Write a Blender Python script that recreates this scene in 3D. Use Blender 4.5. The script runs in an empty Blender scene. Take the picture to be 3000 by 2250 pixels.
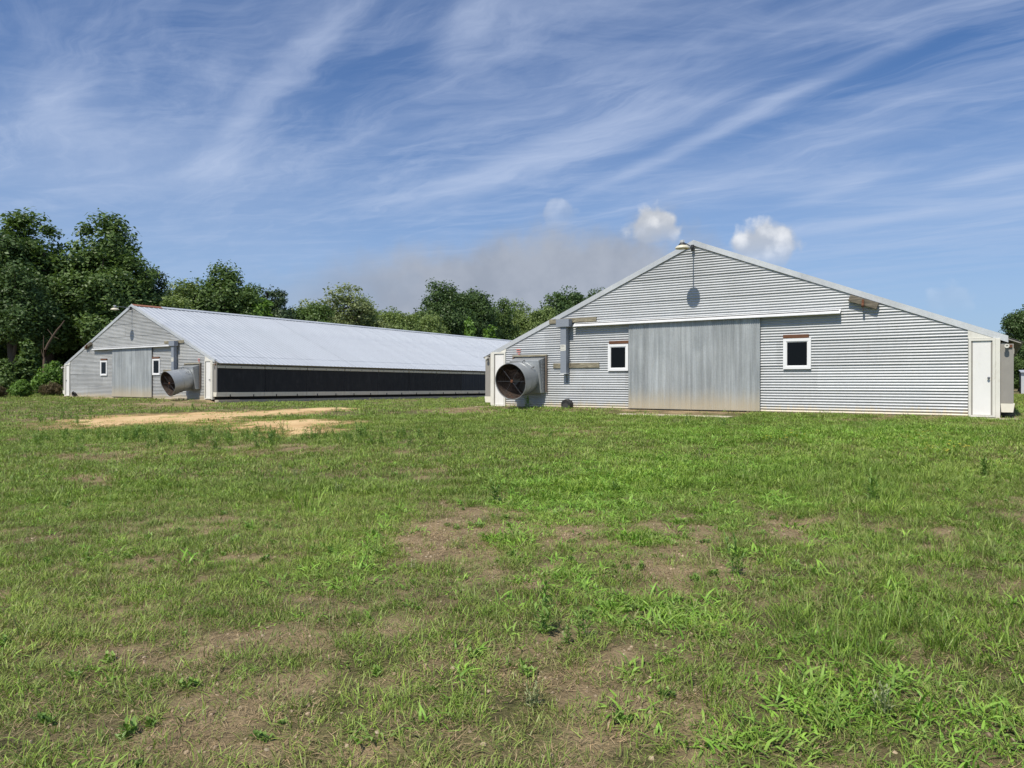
import bpy, bmesh, math, random
import numpy as np
from mathutils import Vector, Matrix, Euler

R = math.radians
SC = bpy.context.scene
COL = SC.collection
rng = np.random.default_rng(7)
random.seed(7)

# ------------------------------------------------------------------ camera, sun, sky, exposure
TH = 0.5937                                   # the gable ends stand turned by 34 degrees to the camera
CS, SN = math.cos(TH), math.sin(TH)
EYE = 1.067                                   # camera height above the barn floors
cam = bpy.data.cameras.new('camera')
cam.sensor_width = 36.0
cam.lens = 25.2
cam.clip_start = 0.05
cam.clip_end = 4000
cam_o = bpy.data.objects.new('camera', cam)
COL.objects.link(cam_o)
cam_o.matrix_world = Matrix.Translation((0, 0, EYE)) @ Matrix.Rotation(R(90) - 0.0071, 4, 'X') @ Matrix.Rotation(-0.0032, 4, 'Z')
SC.camera = cam_o

SUN_EL = R(55.8)
SUN_AZ = math.pi + TH                         # clockwise from +Y: behind the camera, to its left
sun = bpy.data.lights.new('sun', 'SUN')
sun.energy = 5.0
sun.angle = R(0.53)
sun.color = (1.0, 0.94, 0.84)
sun_o = bpy.data.objects.new('sun', sun)
COL.objects.link(sun_o)
to_sun = Vector((math.sin(SUN_AZ) * math.cos(SUN_EL), math.cos(SUN_AZ) * math.cos(SUN_EL), math.sin(SUN_EL)))
sun_o.rotation_euler = to_sun.to_track_quat('Z', 'Y').to_euler()
sun_o.location = (0, -20, 40)

SC.view_settings.view_transform = 'Standard'
SC.view_settings.look = 'None'
SC.view_settings.exposure = 0.0
SC.view_settings.gamma = 1.0
SC.view_settings.use_curve_mapping = False
SC.cycles.max_bounces = 6
SC.cycles.transparent_max_bounces = 4


class NT:
    """small helper to write node trees as expressions"""
    def __init__(s, tree):
        s.t = tree
        s.n = tree.nodes
        s.l = tree.links

    def new(s, kind, **kw):
        n = s.n.new(kind)
        for k, v in kw.items():
            setattr(n, k, v)
        return n

    def put(s, sock, v):
        if v is None:
            return
        if isinstance(v, bpy.types.NodeSocket):
            s.l.new(v, sock)
        else:
            if isinstance(v, tuple) and len(v) == 3 and sock.type == 'RGBA':
                v = (*v, 1)
            sock.default_value = v

    def math(s, op, a, b=None, c=None, clamp=False):
        n = s.new('ShaderNodeMath', operation=op, use_clamp=clamp)
        for i, v in enumerate((a, b, c)):
            s.put(n.inputs[i], v)
        return n.outputs[0]

    def vmath(s, op, a, b=None, out=0):
        n = s.new('ShaderNodeVectorMath', operation=op)
        s.put(n.inputs[0], a)
        s.put(n.inputs[1], b)
        return n.outputs[out]

    def mix(s, f, a, b):
        n = s.new('ShaderNodeMix', data_type='RGBA')
        s.put(n.inputs[0], f)
        s.put(n.inputs[6], a)
        s.put(n.inputs[7], b)
        return n.outputs[2]

    def mul(s, f, a, b):
        n = s.new('ShaderNodeMix', data_type='RGBA', blend_type='MULTIPLY')
        s.put(n.inputs[0], f)
        s.put(n.inputs[6], a)
        s.put(n.inputs[7], b)
        return n.outputs[2]

    def noise(s, vec, scale, detail=4.0, rough=0.55, dist=0.0, out='Fac'):
        n = s.new('ShaderNodeTexNoise')
        s.put(n.inputs['Vector'], vec)
        s.put(n.inputs['Scale'], scale)
        n.inputs['Detail'].default_value = detail
        n.inputs['Roughness'].default_value = rough
        n.inputs['Distortion'].default_value = dist
        return n.outputs[out]

    def ramp(s, v, lo, hi, a=0.0, b=1.0):
        n = s.new('ShaderNodeMapRange', interpolation_type='SMOOTHSTEP')
        s.put(n.inputs[0], v)
        for i, x in enumerate((lo, hi, a, b)):
            s.put(n.inputs[i + 1], x)
        return n.outputs[0]

    def comb(s, x, y, z=0.0):
        n = s.new('ShaderNodeCombineXYZ')
        for i, v in enumerate((x, y, z)):
            s.put(n.inputs[i], v)
        return n.outputs[0]

    def sep(s, v):
        n = s.new('ShaderNodeSeparateXYZ')
        s.put(n.inputs[0], v)
        return n.outputs

    def attr(s, name, kind='GEOMETRY'):
        return s.new('ShaderNodeAttribute', attribute_name=name, attribute_type=kind)


def build_world():
    w = bpy.data.worlds.new('World')
    SC.world = w
    w.use_nodes = True
    t = NT(w.node_tree)
    bg = [n for n in t.n if n.type == 'BACKGROUND'][0]
    sky = t.new('ShaderNodeTexSky', sky_type='NISHITA')
    sky.sun_disc = False
    sky.sun_elevation = SUN_EL
    sky.sun_rotation = SUN_AZ
    sky.altitude = 50
    sky.air_density = 1.0
    sky.dust_density = 0.6
    sky.ozone_density = 1.6
    STR = 0.095
    bg.inputs['Strength'].default_value = STR
    d = t.new('ShaderNodeTexCoord').outputs['Generated']
    x, y, z = t.sep(d)
    zc = t.math('MAXIMUM', z, 0.02)
    px = t.math('DIVIDE', x, zc)                 # the cirrus lies in a flat layer high above
    py = t.math('DIVIDE', y, zc)
    al = t.math('SUBTRACT', t.math('MULTIPLY', px, 0.69), t.math('MULTIPLY', py, 0.72))
    q0 = t.math('ADD', t.math('MULTIPLY', px, 0.72), t.math('MULTIPLY', py, 0.69))
    warp = t.noise(t.comb(px, py, 3.1), 0.50, 4.0, 0.6)
    warp2 = t.noise(t.comb(px, py, 12.4), 1.7, 4.0, 0.6)
    q = t.math('ADD', q0, t.math('MULTIPLY', t.math('SUBTRACT', warp, 0.5), 0.9))
    q = t.math('ADD', q, t.math('MULTIPLY', t.math('SUBTRACT', warp2, 0.5), 0.16))
    f1 = t.noise(t.comb(t.math('MULTIPLY', al, 0.42), t.math('MULTIPLY', q, 1.5), 1.7), 1.0, 7.0, 0.62, 0.5)
    f2 = t.noise(t.comb(t.math('MULTIPLY', al, 0.9), t.math('MULTIPLY', q, 3.6), 7.3), 1.0, 6.0, 0.65, 0.8)
    f3 = t.noise(t.comb(px, py, 9.0), 0.8, 5.0, 0.6, 0.3)
    veil = t.math('MULTIPLY', t.ramp(f1, 0.42, 0.74), 0.50)
    veil = t.math('ADD', veil, t.math('MULTIPLY', t.ramp(f2, 0.48, 0.8), 0.30))
    # a second, crossing set of feathery fibres
    al2 = t.math('ADD', t.math('MULTIPLY', px, 0.97), t.math('MULTIPLY', py, -0.25))
    q2 = t.math('ADD', t.math('ADD', t.math('MULTIPLY', px, 0.25), t.math('MULTIPLY', py, 0.97)), t.math('MULTIPLY', t.math('SUBTRACT', warp2, 0.5), 0.25))
    f4 = t.noise(t.comb(t.math('MULTIPLY', al2, 1.1), t.math('MULTIPLY', q2, 3.0), 21.0), 1.0, 7.0, 0.66, 0.9)
    veil = t.math('ADD', veil, t.math('MULTIPLY', t.ramp(f4, 0.42, 0.80), 0.30))
    f5 = t.noise(t.comb(px, py, 31.0), 0.33, 3.0, 0.5)
    veil = t.math('ADD', veil, t.math('MULTIPLY', t.ramp(f5, 0.30, 0.65), 0.24))
    veil = t.math('MULTIPLY', veil, t.ramp(f3, 0.22, 0.62, 0.35, 1.0))
    # single long streaks: across-position, lean, half width, from/to along the streak, strength
    qb = t.math('ADD', q0, t.math('ADD', t.math('MULTIPLY', t.math('SUBTRACT', warp, 0.5), 0.22), t.math('MULTIPLY', t.math('SUBTRACT', warp2, 0.5), 0.14)))
    for (qc, sl, hw, a0, a1, k) in ((1.16, -0.17, 0.060, -3.9, -1.4, 0.58), (1.34, 0.0, 0.13, -4.1, -2.7, 0.22), (2.66, -0.35, 0.065, -3.0, -0.3, 0.6), (2.35, -0.1, 0.17, -3.8, -0.8, 0.62),
                                    (4.82, -0.1, 0.14, -2.7, -1.1, 0.62), (3.85, -0.6, 0.13, -2.0, -1.1, 0.5), (4.12, -0.35, 0.12, -1.3, -0.55, 0.5), (1.3, -0.3, 0.07, -1.9, -1.1, 0.45),
                                    (1.0, 0.0, 0.55, -4.8, -2.5, 0.42), (3.2, -0.2, 0.3, -2.8, -0.6, 0.22), (0.62, -0.2, 0.12, -3.9, -2.2, 0.3)):
        g = t.math('ADD', qc - sl * (a0 + a1) / 2, t.math('MULTIPLY', al, sl))
        g = t.math('DIVIDE', t.math('SUBTRACT', qb, g), hw)
        g = t.math('POWER', 2.718, t.math('MULTIPLY', t.math('MULTIPLY', g, g), -1.0))
        L = a1 - a0
        g = t.math('MULTIPLY', g, t.ramp(al, a0, a0 + 0.45 * L))
        g = t.math('MULTIPLY', g, t.ramp(al, a1 - 0.4 * L, a1, 1.0, 0.0))
        g = t.math('MULTIPLY', g, t.math('MULTIPLY', t.ramp(f2, 0.25, 0.75, 0.45, 1.15), k))
        veil = t.math('ADD', veil, g)
    veil = t.math('MULTIPLY', veil, t.ramp(z, 0.05, 0.22))
    veil = t.math('MULTIPLY', t.math('SUBTRACT', 1.0, t.math('POWER', 2.718, t.math('MULTIPLY', veil, -1.2))), 0.97)
    col = t.mul(1.0, sky.outputs[0], (0.60, 0.85, 1.18))
    col = t.mix(veil, col, tuple(v / STR for v in (0.55, 0.64, 0.84)))
    az = t.math('ARCTAN2', x, y)
    col = t.mix(t.math('MULTIPLY', t.ramp(z, 0.02, 0.40, 1.0, 0.0), 0.62), col, tuple(v / STR for v in (0.40, 0.53, 0.75)))
    # thin grey bank of smoke low over the wood
    nz = t.math('SUBTRACT', t.noise(d, 6.0, 6.0, 0.62), 0.5)
    azw = t.math('ADD', az, t.math('MULTIPLY', nz, 0.25))
    ga = t.math('MULTIPLY', t.ramp(azw, -0.40, -0.12), t.ramp(azw, 0.17, 0.27, 1.0, 0.0))
    edge = t.math('ADD', z, t.math('MULTIPLY', nz, 0.15))
    edge = t.math('SUBTRACT', edge, t.math('MULTIPLY', az, 0.12))
    sm = t.math('MULTIPLY', ga, t.ramp(edge, 0.155, 0.215, 0.95, 0.0))
    tex = t.ramp(t.noise(d, 13.0, 5.0, 0.6), 0.3, 0.7)
    col = t.mix(sm, col, t.mix(tex, tuple(v / STR for v in (0.335, 0.375, 0.455)), tuple(v / STR for v in (0.41, 0.45, 0.53))))
    # three small heaps of cumulus: azimuth, height, size
    pf = t.noise(d, 26.0, 6.0, 0.58)
    pv = t.new('ShaderNodeTexVoronoi', feature='SMOOTH_F1')
    t.put(pv.inputs['Vector'], t.vmath('ADD', d, t.vmath('SCALE', t.noise(d, 40.0, 3.0, 0.5, 0.0, 'Color'), None)))
    pv.inputs['Scale'].default_value = 42.0
    pv.inputs['Smoothness'].default_value = 0.35
    [n for n in t.n if n.type == 'VECT_MATH' and n.operation == 'SCALE'][-1].inputs['Scale'].default_value = 0.02
    puff = t.math('SUBTRACT', 0.6, pv.outputs['Distance'])
    for (a, h, s, k) in ((0.193, 0.200, 0.050, 1.0), (0.341, 0.168, 0.062, 0.88), (0.066, 0.222, 0.034, 0.25), (0.545, 0.09, 0.036, 0.12)):
        da = t.math('DIVIDE', t.math('SUBTRACT', az, a), s)
        dh = t.math('DIVIDE', t.math('SUBTRACT', z, h), s * 0.84)
        r = t.math('SQRT', t.math('ADD', t.math('MULTIPLY', da, da), t.math('MULTIPLY', dh, dh)))
        r = t.math('SUBTRACT', r, t.math('MULTIPLY', t.math('SUBTRACT', pf, 0.5), 0.75))
        r = t.math('SUBTRACT', r, t.math('MULTIPLY', puff, 0.5))
        m = t.ramp(r, 0.46, 0.74, 1.0, 0.0)
        m = t.math('MULTIPLY', m, t.ramp(dh, -0.8, 0.35, 0.05, 1.0))
        lit = t.math('ADD', t.math('MULTIPLY', t.math('SUBTRACT', dh, t.math('MULTIPLY', da, 0.4)), 0.22), t.math('MULTIPLY', puff, 1.1))
        lit = t.math('ADD', lit, t.math('MULTIPLY', t.math('SUBTRACT', t.noise(d, 75.0, 5.0, 0.65), 0.5), 0.55))
        cc = t.mix(t.ramp(lit, -0.10, 0.75), tuple(v / STR for v in (0.50, 0.54, 0.61)), tuple(v / STR for v in (0.93, 0.94, 0.96)))
        col = t.mix(t.math('MULTIPLY', m, k), col, cc)
    t.put(bg.inputs['Color'], col)


build_world()

# ------------------------------------------------------------------ tagging and mesh helpers


def tag(o, label=None, cat=None, group=None, kind=None):
    for k, v in (('label', label), ('category', cat), ('group', group), ('kind', kind)):
        if v:
            o[k] = v
    return o


def empty(name, loc, rz=0.0, rx=0.0):
    o = bpy.data.objects.new(name, None)
    o.location = loc
    o.rotation_euler = (rx, 0, rz)
    o.empty_display_size = 0.3
    COL.objects.link(o)
    return o


def link(name, me, parent=None, mat=None, loc=None):
    o = bpy.data.objects.new(name, me)
    COL.objects.link(o)
    if parent is not None:
        o.parent = parent
    if mat is not None and not me.materials:
        me.materials.append(mat)
    if loc is not None:
        o.location = loc
    return o


class MB:
    """collects simple solids and links them as one mesh object"""
    def __init__(s):
        s.v = []
        s.f = []

    def box(s, a, b, rot=None, piv=None):
        lo = [min(p, q) for p, q in zip(a, b)]
        hi = [max(p, q) for p, q in zip(a, b)]
        k = len(s.v)
        P = [Vector((hi[0] if i & 1 else lo[0], hi[1] if i & 2 else lo[1], hi[2] if i & 4 else lo[2])) for i in range(8)]
        if rot is not None:
            piv = Vector(piv)
            P = [rot @ (p - piv) + piv for p in P]
        s.v += [tuple(p) for p in P]
        s.f += [tuple(k + i for i in q) for q in ((0, 2, 3, 1), (4, 5, 7, 6), (0, 1, 5, 4), (2, 6, 7, 3), (0, 4, 6, 2), (1, 3, 7, 5))]
        return s

    def hexa(s, P):
        """solid from four bottom and four top corners"""
        k = len(s.v)
        s.v += [tuple(p) for p in P]
        s.f += [tuple(k + i for i in q) for q in ((3, 2, 1, 0), (4, 5, 6, 7), (0, 1, 5, 4), (1, 2, 6, 5), (2, 3, 7, 6), (3, 0, 4, 7))]
        return s

    def prism(s, poly, off):
        k = len(s.v)
        n = len(poly)
        off = Vector(off)
        s.v += [tuple(p) for p in poly] + [tuple(Vector(p) + off) for p in poly]
        s.f.append(tuple(k + i for i in range(n)))
        s.f.append(tuple(k + n + i for i in reversed(range(n))))
        for i in range(n):
            j = (i + 1) % n
            s.f.append((k + i, k + n + i, k + n + j, k + j))
        return s

    def tube(s, pts, rad, seg=8, cap=True):
        pts = [Vector(p) for p in pts]
        if not isinstance(rad, (list, tuple)):
            rad = [rad] * len(pts)
        k = len(s.v)
        n = len(pts)
        up = Vector((0, 0, 1))
        for i, p in enumerate(pts):
            d = (pts[min(i + 1, n - 1)] - pts[max(i - 1, 0)]).normalized()
            a = d.cross(up)
            if a.length < 0.05:
                a = d.cross(Vector((1, 0, 0)))
            a.normalize()
            b = d.cross(a).normalized()
            for j in range(seg):
                w = 2 * math.pi * j / seg
                s.v.append(tuple(p + (a * math.cos(w) + b * math.sin(w)) * rad[i]))
        for i in range(n - 1):
            for j in range(seg):
                j2 = (j + 1) % seg
                s.f.append((k + i * seg + j, k + i * seg + j2, k + (i + 1) * seg + j2, k + (i + 1) * seg + j))
        if cap:
            s.f.append(tuple(k + j for j in reversed(range(seg))))
            s.f.append(tuple(k + (n - 1) * seg + j for j in range(seg)))
        return s

    def lathe(s, prof, mat=None, seg=32, close=False):
        """profile of (radius, height) turned about the z axis"""
        k = len(s.v)
        n = len(prof)
        for (r, h) in prof:
            for j in range(seg):
                w = 2 * math.pi * j / seg
                p = Vector((r * math.cos(w), r * math.sin(w), h))
                s.v.append(tuple(mat @ p if mat is not None else p))
        m = n if close else n - 1
        for i in range(m):
            i2 = (i + 1) % n
            for j in range(seg):
                j2 = (j + 1) % seg
                s.f.append((k + i * seg + j, k + i * seg + j2, k + i2 * seg + j2, k + i2 * seg + j))
        return s

    def mesh(s, name, smooth=None, recalc=True, bevel=0.0):
        me = bpy.data.meshes.new(name)
        me.from_pydata(s.v, [], s.f)
        if recalc or bevel:
            bm = bmesh.new()
            bm.from_mesh(me)
            if bevel:
                bmesh.ops.bevel(bm, geom=list(bm.edges), offset=bevel, segments=1, affect='EDGES')
            bmesh.ops.recalc_face_normals(bm, faces=bm.faces)
            bm.to_mesh(me)
            bm.free()
        if smooth is not None:
            me.polygons.foreach_set('use_smooth', [True] * len(me.polygons))
            me.set_sharp_from_angle(angle=R(smooth))
        return me

    def build(s, name, mat, parent=None, smooth=None, bevel=0.0, loc=None):
        return link(name, s.mesh(name, smooth, True, bevel), parent, mat, loc)


# ------------------------------------------------------------------ materials


def material(name):
    m = bpy.data.materials.new(name)
    m.use_nodes = True
    t = NT(m.node_tree)
    p = [n for n in t.n if n.type == 'BSDF_PRINCIPLED'][0]
    return m, t, p


def bump(t, p, h, strength=0.3, dist=0.01):
    b = t.new('ShaderNodeBump')
    b.inputs['Strength'].default_value = strength
    b.inputs['Distance'].default_value = dist
    t.put(b.inputs['Height'], h)
    t.put(p.inputs['Normal'], b.outputs[0])


def flat_mat(name, col, rough=0.6, metal=0.0, var=0.12, scale=6.0, dirt=None, dirt_amt=0.5, bumpy=0.0, spec=0.5):
    """painted or bare surface with slow mottling, a little dirt and a little roughness change"""
    m, t, p = material(name)
    oc = t.new('ShaderNodeTexCoord').outputs['Object']
    n1 = t.noise(oc, scale, 5.0, 0.6)
    c = t.mix(n1, tuple(v * (1 - var) for v in col), tuple(min(1, v * (1 + var)) for v in col))
    if dirt is not None:
        n2 = t.noise(t.vmath('MULTIPLY', oc, (1.0, 1.0, 0.35)), scale * 1.7, 6.0, 0.65, 0.4)
        c = t.mix(t.math('MULTIPLY', t.ramp(n2, 0.48, 0.78), dirt_amt), c, dirt)
    t.put(p.inputs['Base Color'], c)
    t.put(p.inputs['Roughness'], t.ramp(n1, 0.2, 0.8, rough * 0.85, min(1.0, rough * 1.15)))
    p.inputs['Metallic'].default_value = metal
    p.inputs['Specular IOR Level'].default_value = spec
    if bumpy:
        bump(t, p, t.noise(oc, scale * 8, 4.0), bumpy, 0.004)
    return m


def galvanised(name, base, metal, rough, rust=0.0, foot=0.0, streak=0.0, mottle=0.34, sheets=0.15):
    """weathered zinc sheet: spangle, dull patches, runs and rust, and splashed soil along the foot"""
    m, t, p = material(name)
    oc = t.new('ShaderNodeTexCoord').outputs['Object']
    x, y, z = t.sep(oc)
    ob = t.new('ShaderNodeObjectInfo').outputs['Random']
    vo = t.new('ShaderNodeTexVoronoi')
    t.put(vo.inputs['Vector'], oc)
    vo.inputs['Scale'].default_value = 28.0
    sp = t.sep(vo.outputs['Color'])[0]
    big = t.noise(oc, 0.9, 5.0, 0.6, 0.3)
    run = t.noise(t.comb(t.math('MULTIPLY', x, 9.0), t.math('MULTIPLY', y, 9.0), t.math('MULTIPLY', z, 0.5)), 1.0, 4.0, 0.6)
    k = t.math('ADD', 0.84, t.math('MULTIPLY', sp, 0.10))
    k = t.math('ADD', k, t.math('MULTIPLY', t.math('SUBTRACT', big, 0.5), mottle))
    k = t.math('ADD', k, t.math('MULTIPLY', t.math('SUBTRACT', ob, 0.5), sheets))
    k = t.math('ADD', k, t.math('MULTIPLY', t.math('SUBTRACT', run, 0.5), 0.12 + streak))
    c = t.mul(1.0, base, t.comb(k, k, k))
    if streak:
        bands = t.noise(t.comb(t.math('MULTIPLY', x, 4.5), t.math('MULTIPLY', y, 0.2), t.math('MULTIPLY', z, 0.16)), 1.0, 5.0, 0.7)
        kb = t.ramp(bands, 0.3, 0.7, 0.72, 1.22)
        c = t.mul(1.0, c, t.comb(kb, kb, kb))
        w = t.noise(t.comb(t.math('MULTIPLY', x, 7.0), y, t.math('MULTIPLY', z, 0.55)), 1.0, 3.0, 0.5)
        c = t.mix(t.math('MULTIPLY', t.ramp(w, 0.68, 0.76), t.ramp(t.noise(oc, 1.1, 2.0), 0.45, 0.65, 0.0, 0.75)), c, (0.50, 0.54, 0.56))
        s2 = t.noise(oc, 14.0, 3.0, 0.6)
        c = t.mix(t.math('MULTIPLY', t.ramp(s2, 0.70, 0.76), 0.5), c, (0.52, 0.55, 0.57))
    if rust:
        r1 = t.noise(t.comb(t.math('MULTIPLY', x, 3.2), y, t.math('MULTIPLY', z, 0.8)), 1.0, 6.0, 0.7, 0.4)
        r2 = t.noise(oc, 0.45, 3.0)
        c = t.mix(t.math('MULTIPLY', t.math('MULTIPLY', t.ramp(r1, 0.56, 0.80), t.ramp(r2, 0.42, 0.66)), rust), c, (0.30, 0.19, 0.10))
    if foot:
        fz = t.math('ADD', z, t.math('MULTIPLY', t.math('SUBTRACT', run, 0.5), 0.55))
        c = t.mix(t.math('MULTIPLY', t.ramp(fz, 0.02, foot, 1.0, 0.0), 0.72), c, (0.56, 0.47, 0.31))
    t.put(p.inputs['Base Color'], c)
    p.inputs['Metallic'].default_value = metal
    t.put(p.inputs['Roughness'], t.ramp(big, 0.2, 0.8, rough - 0.08, rough + 0.12))
    bump(t, p, t.noise(oc, 60.0, 2.0), 0.06, 0.002)
    return m


def wood_mat(name, a, b, axis=0):
    m, t, p = material(name)
    oc = t.new('ShaderNodeTexCoord').outputs['Object']
    sc = [14.0, 14.0, 14.0]
    sc[axis] = 1.3
    g = t.noise(t.vmath('MULTIPLY', oc, tuple(sc)), 1.6, 6.0, 0.65, 1.2)
    big = t.noise(oc, 2.3, 3.0)
    c = t.mix(t.ramp(g, 0.3, 0.7), a, b)
    c = t.mix(t.math('MULTIPLY', t.ramp(big, 0.5, 0.75), 0.5), c, tuple(v * 0.55 for v in a))
    t.put(p.inputs['Base Color'], c)
    p.inputs['Roughness'].default_value = 0.85
    bump(t, p, g, 0.5, 0.006)
    return m


def leaf_mat(name, dark, light, trans=0.25, inst=False, dry=None):
    """foliage: every leaf takes its green from a per-leaf tone, some light comes through"""
    m, t, p = material(name)
    tone = t.attr('tone').outputs['Fac']
    c = t.mix(tone, dark, light)
    if inst:
        ti = t.attr('tint', 'INSTANCER').outputs['Fac']
        k = t.math('ADD', 0.72, t.math('MULTIPLY', ti, 0.56))
        c = t.mul(1.0, c, t.comb(t.math('MULTIPLY', k, t.math('ADD', 0.93, t.math('MULTIPLY', ti, 0.14))), k, k))
        if dry is not None:
            dr = t.attr('dry', 'INSTANCER').outputs['Fac']
            c = t.mix(dr, c, dry)
    t.put(p.inputs['Base Color'], c)
    p.inputs['Roughness'].default_value = 0.5
    p.inputs['Specular IOR Level'].default_value = 0.35
    tr = t.new('ShaderNodeBsdfTranslucent')
    t.put(tr.inputs['Color'], t.mul(1.0, c, (1.25, 1.3, 0.7)))
    mx = t.new('ShaderNodeMixShader')
    mx.inputs[0].default_value = trans
    out = [n for n in t.n if n.type == 'OUTPUT_MATERIAL'][0]
    t.l.new(p.outputs[0], mx.inputs[1])
    t.l.new(tr.outputs[0], mx.inputs[2])
    t.l.new(mx.outputs[0], out.inputs[0])
    return m


M = {}
M['wall'] = galvanised('galvanised_wall', (0.485, 0.50, 0.505), 0.15, 0.5, rust=0.5, foot=0.25)
M['wall_old'] = galvanised('galvanised_wall_old', (0.485, 0.49, 0.475), 0.15, 0.5, rust=0.42, foot=0.3)
M['door'] = galvanised('galvanised_door', (0.44, 0.465, 0.465), 0.25, 0.50, rust=0.16, foot=0.85, streak=0.25)
M['roof'] = galvanised('zinc_roof', (0.53, 0.56, 0.59), 0.25, 0.50, mottle=0.14, sheets=0.05)
M['trim'] = galvanised('zinc_trim', (0.60, 0.62, 0.62), 0.3, 0.5)
M['hood'] = galvanised('zinc_hood', (0.70, 0.71, 0.70), 0.2, 0.5, rust=0.1)
M['duct'] = galvanised('zinc_duct', (0.41, 0.43, 0.435), 0.5, 0.44, rust=0.4)
M['grey_box'] = flat_mat('grey_enamel', (0.25, 0.275, 0.31), 0.5, 0.1, 0.06, 3.0, (0.2, 0.19, 0.17), 0.15)
M['white'] = flat_mat('white_paint', (0.76, 0.75, 0.71), 0.5, 0, 0.04, 2.5, (0.55, 0.5, 0.4), 0.18)
M['white_old'] = flat_mat('old_white_paint', (0.68, 0.665, 0.59), 0.65, 0, 0.06, 4.0, (0.33, 0.28, 0.2), 0.4)
M['vinyl'] = flat_mat('white_vinyl', (0.80, 0.80, 0.79), 0.4, 0, 0.02, 3.0)
M['pane'] = flat_mat('dark_glass', (0.006, 0.007, 0.008), 0.08, 0, 0.1, 1.0, spec=0.12)
M['header'] = wood_mat('red_brown_timber', (0.085, 0.036, 0.018), (0.17, 0.075, 0.035))
M['plank'] = wood_mat('weathered_timber', (0.115, 0.10, 0.072), (0.36, 0.325, 0.225))
M['block'] = wood_mat('dark_weathered_timber', (0.065, 0.055, 0.042), (0.23, 0.20, 0.145))
M['post'] = wood_mat('brown_timber_post', (0.09, 0.068, 0.052), (0.21, 0.165, 0.13), 2)
M['panel'] = flat_mat('taupe_panel', (0.27, 0.255, 0.225), 0.65, 0, 0.07, 5.0, (0.45, 0.42, 0.36), 0.2)
M['curtain'] = flat_mat('black_curtain', (0.013, 0.013, 0.014), 0.7, 0, 0.4, 2.0, (0.042, 0.040, 0.038), 0.7)
M['curtain_blue'] = flat_mat('blue_black_curtain', (0.006, 0.008, 0.017), 0.5, 0, 0.2, 2.0)
M['rail'] = flat_mat('cream_rail', (0.72, 0.685, 0.57), 0.6, 0, 0.08, 3.0, (0.33, 0.28, 0.2), 0.3)
M['dark'] = flat_mat('dark_gap', (0.02, 0.018, 0.016), 0.9)
M['black'] = flat_mat('black_plastic', (0.018, 0.018, 0.018), 0.55, 0, 0.15, 6.0, (0.08, 0.07, 0.06), 0.3)
M['box_face'] = flat_mat('worn_black_plastic', (0.045, 0.045, 0.042), 0.7, 0, 0.2, 9.0)
M['rust'] = flat_mat('rusty_iron', (0.16, 0.065, 0.032), 0.85, 0.1, 0.35, 12.0, (0.07, 0.03, 0.018), 0.7, 0.4)
M['rust_roof'] = flat_mat('rusty_ridge', (0.25, 0.105, 0.062), 0.8, 0.1, 0.25, 5.0, (0.14, 0.06, 0.04), 0.6)
M['inner'] = flat_mat('shaded_rusted_zinc', (0.040, 0.029, 0.022), 0.85, 0.0, 0.3, 7.0, (0.30, 0.20, 0.13), 0.5)  # near-black for the shade inside the fan cones, with rust patches
M['wire'] = flat_mat('rusty_wire', (0.075, 0.05, 0.04), 0.75, 0.3, 0.3, 14.0)
M['concrete'] = flat_mat('concrete', (0.40, 0.36, 0.28), 0.9, 0, 0.14, 5.0, (0.24, 0.19, 0.13), 0.5, 0.4)
M['pale_concrete'] = flat_mat('pale_concrete', (0.52, 0.45, 0.34), 0.9, 0, 0.12, 3.0, (0.30, 0.19, 0.11), 0.7, 0.4)
M['dish'] = flat_mat('cream_dish', (0.62, 0.58, 0.44), 0.45, 0, 0.08, 8.0, (0.35, 0.3, 0.2), 0.3)
M['lamp_metal'] = flat_mat('grey_lamp_metal', (0.16, 0.17, 0.19), 0.5, 0.4, 0.2, 14.0)
M['red'] = flat_mat('faded_red_paint', (0.45, 0.10, 0.07), 0.8, 0, 0.35, 16.0, (0.55, 0.5, 0.48), 0.9)
M['sticker'] = flat_mat('paper_label', (0.62, 0.61, 0.55), 0.7, 0, 0.06, 8.0)
M['ink'] = flat_mat('black_ink', (0.03, 0.03, 0.03), 0.8)
M['bark'] = flat_mat('bark', (0.085, 0.068, 0.052), 0.9, 0, 0.4, 4.0, (0.04, 0.034, 0.028), 0.6, 0.6)
M['dead_bark'] = flat_mat('dead_wood', (0.10, 0.068, 0.045), 0.9, 0, 0.3, 3.0, (0.11, 0.07, 0.045), 0.6, 0.5)
M['leaf_oak'] = leaf_mat('leaf_oak', (0.052, 0.098, 0.023), (0.149, 0.226, 0.059))
M['leaf_dark'] = leaf_mat('leaf_dark', (0.038, 0.075, 0.020), (0.105, 0.170, 0.049))
M['leaf_olive'] = leaf_mat('leaf_olive', (0.102, 0.154, 0.038), (0.241, 0.315, 0.096))
M['leaf_grey'] = leaf_mat('leaf_grey', (0.140, 0.176, 0.067), (0.281, 0.329, 0.140))
M['leaf_bright'] = leaf_mat('leaf_bright', (0.080, 0.165, 0.026), (0.20, 0.33, 0.065), 0.35)
M['leaf_pine'] = leaf_mat('leaf_pine', (0.031, 0.060, 0.024), (0.082, 0.126, 0.048), 0.1)
M['leaf_brown'] = leaf_mat('leaf_brown', (0.080, 0.070, 0.030), (0.19, 0.14, 0.068), 0.15)
DRY = (0.34, 0.28, 0.14)
M['grass'] = leaf_mat('grass', (0.098, 0.180, 0.022), (0.335, 0.490, 0.066), 0.17, True, DRY)
M['crab'] = leaf_mat('crabgrass', (0.140, 0.290, 0.030), (0.345, 0.57, 0.085), 0.22, True, DRY)
M['thatch'] = leaf_mat('thatch', (0.24, 0.175, 0.092), (0.50, 0.385, 0.215), 0.1, True)
M['weed'] = leaf_mat('weed', (0.100, 0.185, 0.034), (0.23, 0.36, 0.075), 0.25, True)
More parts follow.
